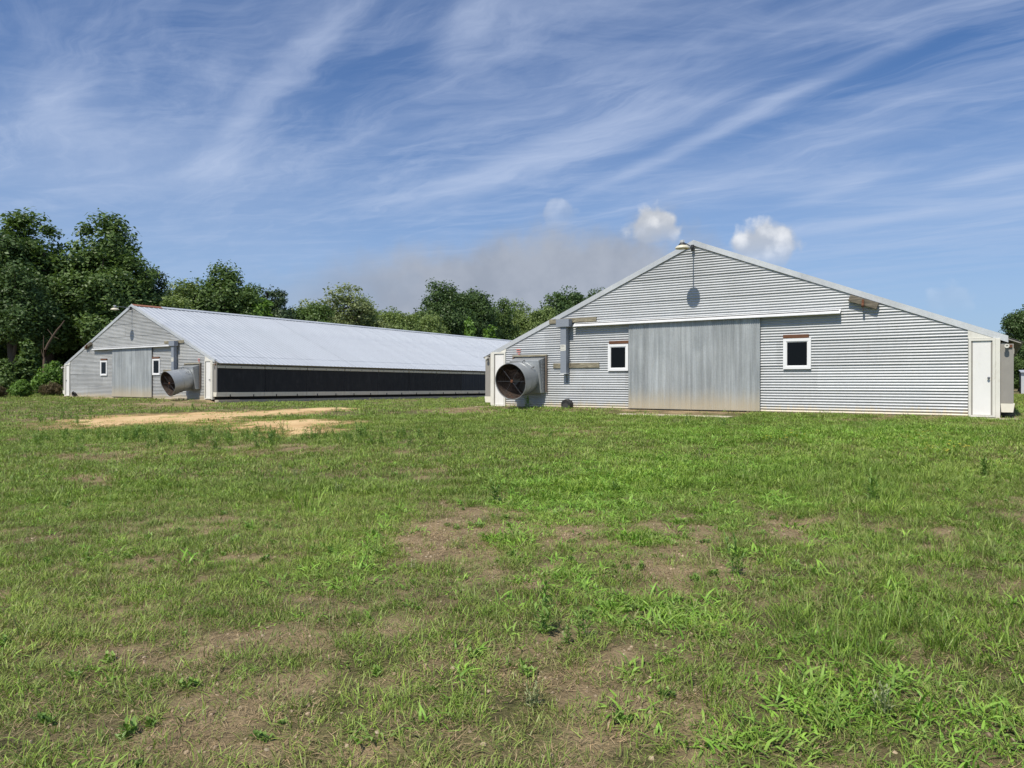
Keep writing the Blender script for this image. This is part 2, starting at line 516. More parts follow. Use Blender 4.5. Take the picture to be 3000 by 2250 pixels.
M['silver'] = leaf_mat('silver_weed', (0.19, 0.225, 0.10), (0.33, 0.365, 0.18), 0.2, True)
M['clod'] = leaf_mat('soil_clod', (0.14, 0.098, 0.060), (0.40, 0.31, 0.20), 0.0, True)
M['yellow'] = leaf_mat('yellow_flower', (0.45, 0.36, 0.02), (0.70, 0.58, 0.05), 0.2, True)

# ------------------------------------------------------------------ where things are: barn frames and the lie of the land
W = 16.69                 # width of a gable end
GAP = 18.54
LEN = 96.0
TILT = -0.0108            # the yard falls away along the barns
OR = Vector((-0.813, 28.462, 0.0))
DU = Vector((CS, -SN, 0.0))
DV = Vector((SN, CS, 0.0))
OL = OR - DU * (W + GAP) + Vector((0, 0, 0.022))


class Frame:
    def __init__(s, o, mirror, pk, sl, sr):
        s.o, s.mirror, s.pk, s.sl, s.sr = o, mirror, pk, sl, sr

    def u(s, a):
        return W - a if s.mirror else a

    def w(s, u, v, z):
        return s.o + DU * u + DV * v + Vector((0, 0, z + TILT * v))

    def roof(s, u):
        return 5.645 - (s.sl * (s.pk - u) if u < s.pk else s.sr * (u - s.pk))


FR = Frame(OR, False, 8.26, 0.428, 0.405)
FL = Frame(OL, True, 8.43, 0.415, 0.415)

_T = np.random.default_rng(3).random((257, 257))


def vnoise(x, y):
    x = np.asarray(x, float)
    y = np.asarray(y, float)
    xi = np.floor(x).astype(int)
    yi = np.floor(y).astype(int)
    fx = x - xi
    fy = y - yi
    fx = fx * fx * (3 - 2 * fx)
    fy = fy * fy * (3 - 2 * fy)
    g = lambda a, b: _T[a % 257, b % 257]
    return (g(xi, yi) * (1 - fx) + g(xi + 1, yi) * fx) * (1 - fy) + (g(xi, yi + 1) * (1 - fx) + g(xi + 1, yi + 1) * fx) * fy


def fbm(x, y, o=4):
    s = 0.0
    a = 0.5
    for i in range(o):
        s = s + a * vnoise(np.asarray(x) * 2 ** i + 17.3 * i, np.asarray(y) * 2 ** i + 9.1 * i)
        a *= 0.5
    return s / (1 - 0.5 ** o)


def sstep(a, b, x):
    t = np.clip((np.asarray(x, float) - a) / (b - a), 0, 1)
    return t * t * (3 - 2 * t)


def ground(x, y):
    x = np.asarray(x, float)
    y = np.asarray(y, float)
    dx, dy = x - OR.x, y - OR.y
    u = dx * CS - dy * SN
    v = dx * SN + dy * CS
    z = -0.09 * sstep(0.1, 2.4, -v) - 0.46 * sstep(2.0, 21.0, -v) + TILT * np.clip(v, 0, 150)
    z = z - 0.17 * sstep(-18.9, -18.3, u) * sstep(-0.3, -1.8, u) * sstep(-3, 0, v)
    rough = sstep(0.5, 4.0, -v) + sstep(0.5, 4.0, np.minimum(u + 18.5, -0.5 - u)) * sstep(0, 3, v)
    z = z + np.clip(rough, 0, 1) * ((fbm(x * 0.45, y * 0.45, 3) - 0.5) * 0.10 + (fbm(x * 2.1, y * 2.1, 2) - 0.5) * 0.035)
    return z - 0.012


CAMP = np.array([0, 0, EYE])


def on_ground(px, py):
    """the spot on the ground that a viewer at the camera sees at a point of the photograph (3000 x 2250)"""
    a, b = px - 1500.0, py - 1109.9
    r = 0.0032
    d = np.array([(a * math.cos(r) - b * math.sin(r)) / 2100.0, 1.0, -(a * math.sin(r) + b * math.cos(r)) / 2100.0])
    lo = 1.0
    for k in range(4000):
        p = CAMP + d * lo
        if p[2] < ground(p[0], p[1]):
            break
        lo *= 1.004
    return CAMP + d * lo


# ------------------------------------------------------------------ ground cover fields (0 bare .. 1 thick), laid out on the yard


class Blobs:
    def __init__(s, rows):
        s.b = []
        for (px, py, rx, ry, k) in rows:
            c = on_ground(px, py)
            e = on_ground(px + rx, py)
            n = on_ground(px, py + ry)
            f = on_ground(px, max(py - ry, 1150))
            s.b.append((c[0], c[1], abs(e[0] - c[0]), max(abs(f[1] - n[1]) * 0.5, 0.15), k))

    def __call__(s, x, y):
        r = np.zeros_like(np.asarray(x, float))
        for (cx, cy, rx, ry, k) in s.b:
            # each patch leans with the line of sight over the yard
            sh = (x - cx) - (y - cy) * (cx / max(cy, 1.0))
            r = r + k * np.exp(-((sh / rx) ** 2 + ((y - cy) / ry) ** 2))
        return r


BARE = Blobs([(1350, 1560, 210, 60, 1.0), (1220, 1600, 120, 35, .6), (1660, 1505, 190, 30, .55), (1980, 1560, 130, 45, .5), (2300, 1560, 130, 22, .8), (2340, 1545, 60, 25, .5),
              (1960, 1660, 140, 40, .75), (1640, 1560, 150, 40, .6), (1560, 1690, 120, 30, .45), (1800, 1900, 260, 70, .62), (2080, 1860, 120, 30, .7), (1560, 1960, 150, 60, .55),
              (1980, 2090, 150, 45, .7), (1720, 2010, 110, 40, .6), (2330, 1960, 160, 35, .5), (2460, 2060, 130, 35, .5), (1300, 1930, 120, 35, .6), (640, 2010, 190, 35, .6),
              (1010, 2060, 190, 45, .9), (760, 2140, 260, 60, .8), (1250, 2160, 220, 70, .7), (450, 1930, 110, 25, .6), (640, 1880, 80, 20, .5), (330, 1760, 60, 12, .5), (900, 2230, 300, 40, .6), (1650, 2220, 200, 40, .5),
              (300, 1405, 70, 15, .9), (270, 1340, 130, 12, .7), (520, 1305, 330, 20, .5), (850, 1320, 160, 14, .6), (1150, 1320, 90, 9, .4), (1680, 1272, 120, 9, 1.0), (1640, 1255, 110, 7, .5), (1820, 1235, 60, 5, .3), (1345, 1201, 85, 6, 1.1),
              (470, 1183, 150, 8, .9), (560, 1187, 120, 6, .7), (300, 1168, 70, 3, .5), (1980, 1211, 170, 7, 1.2), (2560, 1232, 260, 6, .7), (2900, 1245, 60, 9, .6), (2990, 1215, 40, 16, .6), (2700, 1415, 120, 25, .3), (2680, 1790, 110, 14, .3), (2240, 1660, 100, 20, .4),
              (1100, 1173, 330, 4, .6), (2130, 1295, 40, 8, .3), (2030, 1620, 90, 16, .4), (90, 1245, 140, 16, .7), (200, 1960, 150, 30, .35), (120, 2200, 260, 60, .3)])
LUSH = Blobs([(1850, 1420, 330, 70, .9), (1680, 1450, 180, 40, .7), (2000, 1370, 300, 40, .6), (2500, 1270, 340, 28, .5), (2750, 1300, 200, 40, .25), (2080, 1270, 200, 25, .5), (1780, 1720, 190, 30, .25),
              (1850, 1790, 170, 50, .6), (2060, 1830, 150, 40, .45), (2150, 2140, 260, 80, .95), (2420, 2010, 200, 60, .55), (2680, 2110, 260, 80, .6), (2880, 2190, 160, 60, .5), (1860, 2020, 100, 40, .5), (1150, 1560, 90, 40, .3), (1050, 1620, 130, 35, .4), (1460, 1590, 70, 18, .8), (1000, 1700, 160, 40, .3), (1880, 1570, 110, 30, .6), (2260, 1480, 140, 30, .4), (1980, 1960, 120, 40, .5), (1640, 1690, 130, 20, .5), (2720, 1540, 160, 40, .15)])
FINE = Blobs([(2450, 1830, 190, 100, 1.0), (2650, 1880, 230, 90, .7), (2800, 1700, 250, 120, .5), (2400, 1400, 300, 60, .7), (2700, 1450, 220, 60, .5), (1640, 1760, 120, 30, .5), (500, 1200, 500, 10, .0)])
WEEDY = Blobs([(700, 1290, 330, 25, 1.0), (350, 1290, 200, 18, .7), (1100, 1290, 180, 16, .55), (200, 1235, 180, 12, .4), (1250, 1330, 200, 20, .15), (880, 1280, 120, 14, .5), (2050, 1330, 130, 20, .2)])
SILV = Blobs([(1150, 1690, 120, 30, .5), (2240, 1690, 100, 20, .9), (2760, 1500, 90, 25, .8), (1750, 1740, 100, 30, .7), (900, 1390, 80, 20, .5), (420, 1350, 200, 20, .35), (2490, 2010, 50, 15, .8), (1530, 2010, 70, 70, .6), (1200, 1300, 140, 12, .6), (160, 1330, 80, 15, .4)])
SANDP = [[(235, 1230), (300, 1223), (452, 1217), (678, 1210), (972, 1196), (985, 1199), (859, 1210), (723, 1221), (640, 1232), (497, 1240), (330, 1246), (240, 1254)],
         [(640, 1243), (692, 1243), (768, 1235), (949, 1232), (1010, 1233), (967, 1244), (955, 1258), (870, 1272), (800, 1266), (715, 1253)]]


def sand_poly(pts):
    P = [on_ground(*p)[:2] for p in pts]
    return P


SANDW = [sand_poly(p) for p in SANDP]


def poly_dist(P, x, y):
    """signed distance to a polygon on the plan: negative inside"""
    x = np.asarray(x, float)
    y = np.asarray(y, float)
    d = np.full(x.shape, 1e9)
    ins = np.zeros(x.shape, bool)
    n = len(P)
    for i in range(n):
        ax, ay = P[i]
        bx, by = P[(i + 1) % n]
        ex, ey = bx - ax, by - ay
        t = np.clip(((x - ax) * ex + (y - ay) * ey) / (ex * ex + ey * ey + 1e-9), 0, 1)
        d = np.minimum(d, np.hypot(x - ax - t * ex, y - ay - t * ey))
        c = ((ay > y) != (by > y)) & (x < (bx - ax) * (y - ay) / (by - ay + 1e-12) + ax)
        ins ^= c
    return np.where(ins, -d, d)


def sand_field(x, y):
    d = np.minimum(poly_dist(SANDW[0], x, y), poly_dist(SANDW[1], x, y))
    return d + (fbm(x * 0.6, y * 0.9, 5) - 0.5) * 2.0 + (fbm(x * 3.1, y * 3.1, 3) - 0.5) * 0.9


def barn_uv(x, y):
    dx, dy = x - OR.x, y - OR.y
    return dx * CS - dy * SN, dx * SN + dy * CS


def fields(x, y):
    b = BARE(x, y)
    lu = LUSH(x, y)
    fi = FINE(x, y)
    n1 = fbm(x * 0.55 + 3, y * 0.55, 4)
    n2 = fbm(x * 2.2 + 40, y * 2.2 + 11, 4)
    n3 = fbm(x * 5.5 + 90, y * 5.5 + 31, 3)
    n4 = fbm(x * 11.0 + 7, y * 11.0 + 55, 2)
    near = sstep(9.5, 4.0, y)
    cov = 0.78 - 0.09 * near - (0.85 - 0.3 * sstep(6.5, 4.0, y)) * b + 0.25 * lu + 0.30 * fi + (n1 - 0.5) * 0.6 + (n2 - 0.5) * 1.3 + (n3 - 0.5) * (1.1 + 0.5 * near) + (n4 - 0.5) * 0.7
    u, v = barn_uv(x, y)
    foot = sstep(-18.9, -18.5, u) * sstep(-17.0, -17.7, u) * sstep(-1.2, 0.0, v)
    for u0 in (0.0, -(W + GAP)):
        foot = np.maximum(foot, 0.75 * sstep(-0.9, -0.25, v) * sstep(u0 - .5, u0, u) * sstep(u0 + W + .8, u0 + W, u) * sstep(0.5, -0.2, v))
    cov = cov - 0.9 * foot * sstep(.25, .55, n2 + .25)
    b = np.clip(b + 0.9 * foot, 0, 2)
    s = sand_field(x, y)
    cov = np.clip(cov, 0, 1) * sstep(-0.2, 1.6, s + (n3 - .5) * 1.5)
    return cov, b, lu, fi, n1, n2, s


# ------------------------------------------------------------------ the ground sheet


def axis(lo, hi, step, far, grow=1.22):
    a = list(np.arange(lo, hi + 1e-6, step))
    d = step
    while a[-1] < far:
        d *= grow
        a.append(a[-1] + d)
    d = step
    while a[0] > -far:
        d *= grow
        a.insert(0, a[0] - d)
    return np.array(a)


def make_ground():
    ax = axis(-40, 26, 0.24, 900)
    ay = axis(0, 58, 0.24, 900)
    X, Y = np.meshgrid(ax, ay)
    Z = ground(X, Y)
    nx, ny = len(ax), len(ay)
    v = np.stack([X, Y, Z], -1).reshape(-1, 3)
    idx = np.arange(nx * ny).reshape(ny, nx)
    f = np.stack([idx[:-1, :-1], idx[:-1, 1:], idx[1:, 1:], idx[1:, :-1]], -1).reshape(-1, 4)
    me = bpy.data.meshes.new('ground')
    me.vertices.add(len(v))
    me.vertices.foreach_set('co', v.ravel())
    me.loops.add(f.size)
    me.loops.foreach_set('vertex_index', f.ravel())
    me.polygons.add(len(f))
    me.polygons.foreach_set('loop_start', np.arange(0, f.size, 4))
    me.polygons.foreach_set('loop_total', np.full(len(f), 4))
    me.polygons.foreach_set('use_smooth', np.ones(len(f), bool))
    me.update()
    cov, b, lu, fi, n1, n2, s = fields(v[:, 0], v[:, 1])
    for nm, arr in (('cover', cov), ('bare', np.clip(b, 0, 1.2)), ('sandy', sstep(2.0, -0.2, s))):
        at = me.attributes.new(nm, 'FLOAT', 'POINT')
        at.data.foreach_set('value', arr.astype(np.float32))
    m, t, p = material('yard_ground')
    oc = t.new('ShaderNodeTexCoord').outputs['Object']
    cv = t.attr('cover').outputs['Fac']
    ba = t.attr('bare').outputs['Fac']
    na = t.noise(oc, 1.1, 6.0, 0.62)
    nb = t.noise(oc, 9.0, 6.0, 0.68, 0.4)
    nc = t.noise(oc, 55.0, 4.0, 0.65)
    soil = t.mix(t.ramp(na, 0.35, 0.68), (0.195, 0.146, 0.080), (0.375, 0.285, 0.16))
    soil = t.mix(t.math('MULTIPLY', t.ramp(nb, 0.48, 0.70), 0.7), soil, (0.46, 0.345, 0.205))
    soil = t.mix(t.math('MULTIPLY', t.ramp(nc, 0.56, 0.74), 0.5), soil, (0.10, 0.072, 0.048))
    soil = t.mix(t.math('MULTIPLY', t.attr('sandy').outputs['Fac'], 0.85), soil, t.mix(nb, (0.40, 0.25, 0.105), (0.60, 0.40, 0.18)))
    green = t.mix(t.ramp(nb, 0.35, 0.66), (0.070, 0.068, 0.028), (0.165, 0.150, 0.062))  # litter under the grass, toned darker for the shadow between blades
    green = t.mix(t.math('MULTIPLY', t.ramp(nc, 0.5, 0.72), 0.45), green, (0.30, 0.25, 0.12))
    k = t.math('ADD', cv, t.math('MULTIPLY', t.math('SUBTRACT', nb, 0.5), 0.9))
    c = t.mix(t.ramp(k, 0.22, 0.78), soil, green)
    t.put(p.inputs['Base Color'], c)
    p.inputs['Roughness'].default_value = 0.95
    p.inputs['Specular IOR Level'].default_value = 0.15
    bump(t, p, t.math('ADD', t.math('MULTIPLY', nb, 1.5), nc), 0.9, 0.03)
    o = link('ground', me, None, m)
    tag(o, None, None, None, 'structure')


make_ground()


def make_track():
    """the sandy wheel track in front of the far barn: a thin uneven sheet of sand over the soil"""
    m, t, p = material('ochre_sand')
    oc = t.new('ShaderNodeTexCoord').outputs['Object']
    na = t.noise(oc, 0.8, 5.0, 0.6)
    nb = t.noise(t.vmath('MULTIPLY', oc, (1.0, 2.2, 1.0)), 6.0, 6.0, 0.7)
    c = t.mix(t.ramp(na, 0.3, 0.7), (0.50, 0.325, 0.145), (0.63, 0.45, 0.23))
    c = t.mix(t.math('MULTIPLY', t.ramp(nb, 0.50, 0.74), 0.6), c, (0.36, 0.21, 0.085))
    t.put(p.inputs['Base Color'], c)
    p.inputs['Roughness'].default_value = 0.95
    bump(t, p, nb, 0.7, 0.03)
    allp = np.array(SANDW[0] + SANDW[1])
    st = 0.16
    xs = np.arange(allp[:, 0].min() - 1, allp[:, 0].max() + 1, st)
    ys = np.arange(allp[:, 1].min() - 1, allp[:, 1].max() + 1, st)
    X, Y = np.meshgrid(xs, ys)
    S = sand_field(X, Y)
    keep = (S[:-1, :-1] < 0.12) & (S[1:, 1:] < 0.12)
    Z = ground(X, Y) + np.clip(0.014 - 0.05 * np.clip(S + 0.1, 0, 1), -0.004, 0.014) + (fbm(X * 3, Y * 3, 2) - 0.5) * 0.012
    idx = np.arange(X.size).reshape(X.shape)
    f = np.stack([idx[:-1, :-1], idx[:-1, 1:], idx[1:, 1:], idx[1:, :-1]], -1)[keep]
    used, inv = np.unique(f, return_inverse=True)
    v = np.stack([X, Y, Z], -1).reshape(-1, 3)[used]
    me = bpy.data.meshes.new('dirt_track')
    me.from_pydata(v.tolist(), [], inv.reshape(-1, 4).tolist())
    me.polygons.foreach_set('use_smooth', [True] * len(me.polygons))
    tag(link('dirt_track', me, None, m), None, None, None, 'structure')


make_track()

# ------------------------------------------------------------------ the two poultry barns
PITCH = 0.084
AMP = 0.0140


def wave_sheet(name, u0, u1, z0, nw, fr, out, mat, parent, dents, seed):
    """one sheet of corrugated iron, ridges running level, cut to the slope of the gable"""
    nz = nw * 6 + 3
    zz = np.arange(nz + 1) * PITCH / 6
    n = max(2, int((u1 - u0) / 0.42))
    uu = np.linspace(u0, u1, n + 1)
    U, Z = np.meshgrid(uu, zz)
    dz = (fbm(U * 0.8 + seed, Z * 0.9 + seed * 3, 3) - 0.5) * 0.022 * dents
    dy = (fbm(U * 1.1 + seed * 5, Z * 1.4 + seed, 3) - 0.5) * 0.014 * dents
    Vv = -out - AMP * (1 + np.cos(2 * np.pi * Z / PITCH)) + dy - 0.012 * (1 - Z / (nw * PITCH))
    Zz = z0 + Z + dz
    v = np.stack([U, Vv, Zz], -1).reshape(-1, 3)
    idx = np.arange(U.size).reshape(U.shape)
    f = np.stack([idx[:-1, :-1], idx[:-1, 1:], idx[1:, 1:], idx[1:, :-1]], -1).reshape(-1, 4)
    me = bpy.data.meshes.new(name)
    me.from_pydata(v.tolist(), [], f.tolist())
    bm = bmesh.new()
    bm.from_mesh(me)
    for (sl, sgn) in ((fr.sl, -1), (fr.sr, 1)):
        nrm = Vector((sgn * sl, 0, 1)).normalized()
        bmesh.ops.bisect_plane(bm, geom=list(bm.verts) + list(bm.edges) + list(bm.faces), plane_co=Vector((fr.pk, 0, 5.645 - 0.10)), plane_no=nrm, clear_outer=True)
    if not bm.faces:
        bm.free()
        return None
    bm.to_mesh(me)
    bm.free()
    me.polygons.foreach_set('use_smooth', [True] * len(me.polygons))
    return link(name, me, parent, mat)


def door_sheet(name, u0, u1, z0, z1, out, mat, parent):
    """corrugated sheet with upright ridges"""
    p = 0.07
    n = int(round((u1 - u0) / p * 6))
    uu = np.linspace(u0, u1, n + 1)
    zz = np.linspace(z0, z1, 5)
    U, Z = np.meshgrid(uu, zz)
    Vv = -out - 0.011 * (1 + np.cos(2 * np.pi * U / p)) + (fbm(U * 1.5, Z * 1.5, 2) - 0.5) * 0.012
    v = np.stack([U, Vv, Z], -1).reshape(-1, 3)
    idx = np.arange(U.size).reshape(U.shape)
    f = np.stack([idx[:-1, :-1], idx[:-1, 1:], idx[1:, 1:], idx[1:, :-1]], -1).reshape(-1, 4)
    me = bpy.data.meshes.new(name)
    me.from_pydata(v.tolist(), [], f.tolist())
    me.polygons.foreach_set('use_smooth', [True] * len(me.polygons))
    return link(name, me, parent, mat)


def copy_part(o, loc, parent=None):
    c = o.copy()
    COL.objects.link(c)
    c.parent = parent if parent is not None else o.parent
    c.location = loc
    return c


def roof_profile(width, pitch=0.3):
    """height of the ribbed roof sheet across its width"""
    pts = []
    n = int(round(width / pitch))
    for i in range(n):
        a = i * pitch
        pts += [(a, 0.015), (a + 0.018, 0.015), (a + 0.034, 0.0), (a + pitch - 0.034, 0.0), (a + pitch - 0.018, 0.015)]
    pts.append((width, 0.015))
    return pts


def roof_sheet_mesh(name, fr, side, width, u_end):
    sl = fr.sr if side > 0 else fr.sl
    L = abs(u_end - fr.pk)
    st = [(0.0, 0.0), (L - 1.0, 0.0), (L - 1.0, -0.012), (L, -0.012)]
    prof = roof_profile(width)
    v = []
    f = []
    for (a, d) in st:
        for (y, h) in prof:
            v.append((fr.pk + side * a, y, 5.62 - sl * a + d + h))
    n = len(prof)
    for i in range(len(st) - 1):
        for j in range(n - 1):
            f.append((i * n + j, i * n + j + 1, (i + 1) * n + j + 1, (i + 1) * n + j))
    me = bpy.data.meshes.new(name)
    me.from_pydata(v, [], f)
    return me


def ring(mb, u0, u1, z0, z1, w, v0, v1):
    mb.box((u0, v0, z0), (u1, v1, z0 + w)).box((u0, v0, z1 - w), (u1, v1, z1))
    mb.box((u0, v0, z0 + w), (u0 + w, v1, z1 - w)).box((u1 - w, v0, z0 + w), (u1, v1, z1 - w))
    return mb


def make_barn(fr, label, wallmat, dents, seed, number):
    b = empty('poultry_barn', fr.o, -TH, TILT)
    tag(b, label, 'barn', 'twin metal poultry barns')
    rs = random.Random(seed)
    u = fr.u

    def bx(a, c):                                # box given in the un-mirrored barn's measures
        return ((u(a[0]), a[1], a[2]), (u(c[0]), c[1], c[2]))

    # gable wall: rows of sheets, nine ridges each, upper rows lapping over lower ones
    rows = 8
    for r in range(rows):
        z0 = -0.05 + r * 9 * PITCH
        nw = 9 if r < rows - 1 else 9
        cut = 0.72
        first = True
        while cut < 15.9:
            ln = rs.uniform(2.9, 3.6) * (0.6 if first and r % 2 else 1)
            nxt = min(cut + ln, 15.96)
            if 15.96 - nxt < 0.6:
                nxt = 15.96
            a, c = sorted((u(cut), u(nxt)))
            wave_sheet('wall_sheet', a - 0.01, c + 0.01, z0, nw, fr, 0.004 + rs.uniform(0, 0.003), wallmat, b, dents, rs.uniform(0, 90))
            cut = nxt
            first = False
    # backing behind the sheets, side and end walls
    mb = MB()
    poly = [(0.05, 0.05, -0.12), (W - 0.05, 0.05, -0.12), (W - 0.05, 0.05, fr.roof(W - 0.05) - 0.14), (fr.pk, 0.05, 5.645 - 0.15), (0.05, 0.05, fr.roof(0.05) - 0.14)]
    mb.prism(poly, (0, 0.08, 0)).build('inner_gable', M['dark'], b)
    MB().prism([(p[0], LEN - 0.2, p[2]) for p in poly], (0, 0.1, 0)).build('end_wall', wallmat, b)
    for s in (0, 1):
        a = W - 0.12 if s else 0.03
        MB().box((a, 0.14, -0.12), (a + 0.09, LEN - 0.22, 1.96)).build('side_wall', M['wall_old'], b)
    # roof: ribbed sheets laid from the ridge to the eaves
    if fr.mirror:
        wd = 0.9
        me = roof_sheet_mesh('roof_sheet', fr, 1, wd, 17.25)
        o = link('roof_sheet', me, b, M['roof'], (0, -0.058, 0))
        for i in range(1, int(LEN / wd)):
            c = copy_part(o, (rs.uniform(-0.012, 0.012), -0.058 + i * wd, 0.0012 * (i % 2)))
        me = roof_sheet_mesh('roof_slope', fr, -1, 96.3, -0.5)
        link('roof_slope', me, b, M['roof'], (0, -0.058, 0))
    else:
        for sd, ue in ((1, 17.21), (-1, -0.385)):
            me = roof_sheet_mesh('roof_slope', fr, sd, 96.3, ue)
            link('roof_slope', me, b, M['roof'], (0, -0.058, 0))
    # soffit boards under the eaves
    for s in (0, 1):
        e = (17.17 if fr.mirror else 17.15) if s else (-0.44 if fr.mirror else -0.34)
        i = W - 0.02 if s else 0.02
        zo = fr.roof(e) - 0.06
        zi = fr.roof(i) - 0.06
        MB().hexa([(i, -0.05, zi - 0.03), (e, -0.05, zo - 0.03), (e, LEN, zo - 0.03), (i, LEN, zi - 0.03), (i, -0.05, zi), (e, -0.05, zo), (e, LEN, zo), (i, LEN, zi)]).build('soffit', M['panel'], b)
    # ridge cap in lengths, the first ones rusty on the far barn
    for i in range(0, 32):
        y0 = -0.055 if i == 0 else 1.75 + (i - 1) * 3.0
        y1 = 1.77 if i == 0 else y0 + 3.02
        mat = M['rust_roof'] if (fr.mirror and i == 0) else M['roof']
        mb = MB()
        for sd, sl in ((1, fr.sr), (-1, fr.sl)):
            a = 0.30
            p0, p1 = fr.pk, fr.pk + sd * a
            mb.hexa([(p0, y0, 5.655), (p1, y0, 5.655 - sl * a), (p1, y1, 5.655 - sl * a), (p0, y1, 5.655),
                     (p0, y0, 5.665 + i % 2 * 0.002), (p1, y0, 5.664 - sl * a + i % 2 * 0.002), (p1, y1, 5.664 - sl * a + i % 2 * 0.002), (p0, y1, 5.665 + i % 2 * 0.002)])
        mb.build('ridge_cap', mat, b)
    # trim along the sloping gable edges, in three lengths each side
    for sd in (1, -1):
        sl = fr.sr if sd > 0 else fr.sl
        far = 16.87 - fr.pk if sd > 0 else fr.pk + 0.02
        cuts = [0.0, 0.42, 0.42 + (far - 0.42) * 0.36, 0.42 + (far - 0.42) * 0.7, far]
        for i in range(4):
            a0, a1 = cuts[i], cuts[i + 1] + (0.03 if i < 3 else 0)
            P = []
            o_ = 0.062 + 0.004 * (3 - i)
            for (a, v, d) in ((a0, -o_, -0.165), (a1, -o_, -0.165), (a1, 0.06, -0.165), (a0, 0.06, -0.165), (a0, -o_, 0.012), (a1, -o_, 0.012), (a1, 0.06, 0.012), (a0, 0.06, 0.012)):
                P.append((fr.pk + sd * a, v, 5.645 - sl * a + d))
            MB().hexa(P).build('rake_trim', M['trim'], b)
    # hood over the sliding doors: sloping metal lip
    a0, a1 = sorted((u(3.80), u(12.79)))
    mb = MB().prism([(a0, -0.02, 3.115), (a0, -0.07, 3.105), (a0, -0.235, 2.985), (a0, -0.235, 2.965), (a0, -0.22, 2.965), (a0, -0.07, 3.08), (a0, -0.02, 3.09)], (a1 - a0, 0, 0))
    mb.build('door_hood', M['hood'], b)
    MB().box((a0 + 0.05, -0.14, 2.99), (a1 - 0.05, -0.10, 3.08)).build('door_track', M['dark'], b)
    # two sliding doors, three upright sheets each
    for (d0, d1) in ((5.96, 8.19), (8.215, 10.43)):
        d0, d1 = sorted((u(d0), u(d1)))
        fm = MB()
        ring(fm, d0 + 0.01, d1 - 0.01, 0.04, 2.99, 0.09, -0.095, -0.05)
        door = fm.build('sliding_door', M['post'], b)
        k = (d1 - d0) / 3
        for i in range(3):
            door_sheet('door_sheet', d0 + i * k, d0 + (i + 1) * k + 0.02, 0.025, 2.985, 0.100 + 0.004 * (i % 2), M['door'], door)
        MB().box((d0, -0.13, 0.012), (d1, -0.09, 0.03)).build('door_gap_shade', M['dark'], door)  # dark strip painted as the shaded gap under the door
    # windows with timber heads
    for (a, c, h0, h1) in ((5.14, 5.93, 5.19, 5.965), (11.14, 11.955, 11.14, 11.89)):
        a, c = sorted((u(a), u(c)))
        h0, h1 = sorted((u(h0), u(h1)))
        fm = MB()
        ring(fm, a, c, 1.335, 2.285, 0.095, -0.085, -0.01)
        w = fm.build('window', M['vinyl'], b, bevel=0.006)
        MB().box((a + 0.09, -0.055, 1.42), (c - 0.09, -0.045, 2.195)).build('window_pane', M['pane'], w)
        fm2 = MB()
        ring(fm2, a + 0.095, c - 0.095, 1.43, 2.19, 0.022, -0.068, -0.056)
        fm2.build('window_sash', M['vinyl'], w)
        MB().box((h0, -0.095, 2.29), (h1, -0.01, 2.40)).build('window_head', M['header'], b, bevel=0.006)
    # timber planks
    for (a, c, z0, z1, o) in ((2.70, 4.67, 3.13, 3.29, 0.085), (2.88, 4.785, 1.465, 1.645, 0.075)):
        MB().box(*bx((a, -o, z0), (c, -0.02, z1))).build('timber_plank', M['plank'], b, bevel=0.004)
    # narrow white doors at both corners, with jambs, corner boards and a board up to the rake
    for s in (0, 1):
        g = (lambda a: W - a) if s else (lambda a: a)
        i0, i1 = sorted((g(0.17), g(0.645)))
        door = MB().box((i0, -0.045, 0.055), (i1, -0.01, 2.05)).build('narrow_door', M['white'], b, bevel=0.006)
        jm = MB()
        for (a, c) in ((0.10, 0.168), (0.647, 0.71)):
            a, c = sorted((g(a), g(c)))
            jm.box((a, -0.085, 0.0), (c, -0.01, 2.12))
        jm.box((i0 - 0.002, -0.08, 2.055), (i1 + 0.002, -0.01, 2.118)).box((i0, -0.09, 0.0), (i1, -0.01, 0.05))
        jm.build('door_jamb', M['white_old'], door)
        gp = MB()
        for (a, c) in ((0.17, 0.205), (0.612, 0.645)):
            a, c = sorted((g(a), g(c)))
            gp.box((a, -0.05, 0.058), (c, -0.0465, 2.05))
        gp.build('jamb_shade', M['panel'], door)  # grey strips painted as the shadow lines beside the jambs
        kx = g(0.25)
        if s == (0 if fr.mirror else 1) or fr.mirror:
            kb = MB().lathe([(0.0, 0.075), (0.022, 0.072), (0.034, 0.055), (0.034, 0.045), (0.02, 0.032), (0.013, 0.02), (0.013, 0.008), (0.032, 0.006), (0.032, 0.0)],
                            Matrix.Translation((kx, -0.044, 1.05)) @ Matrix.Rotation(R(90), 4, 'X'), 16)
            kb.build('door_knob', M['lamp_metal'], door, smooth=40)
        a, c = sorted((g(-0.005), g(0.098)))
        MB().box((a, -0.075, -0.02), (c, 0.06, 2.11)).build('corner_board', M['white_old'], b, bevel=0.004)
        a, c = sorted((g(0.0), g(0.725)))
        MB().prism([(a, -0.055, 2.125), (c, -0.055, 2.125), (c, -0.055, fr.roof(c) - 0.13), (a, -0.055, fr.roof(a) - 0.13)], (0, 0.05, 0)).build('eave_board', M['white_old'], b)
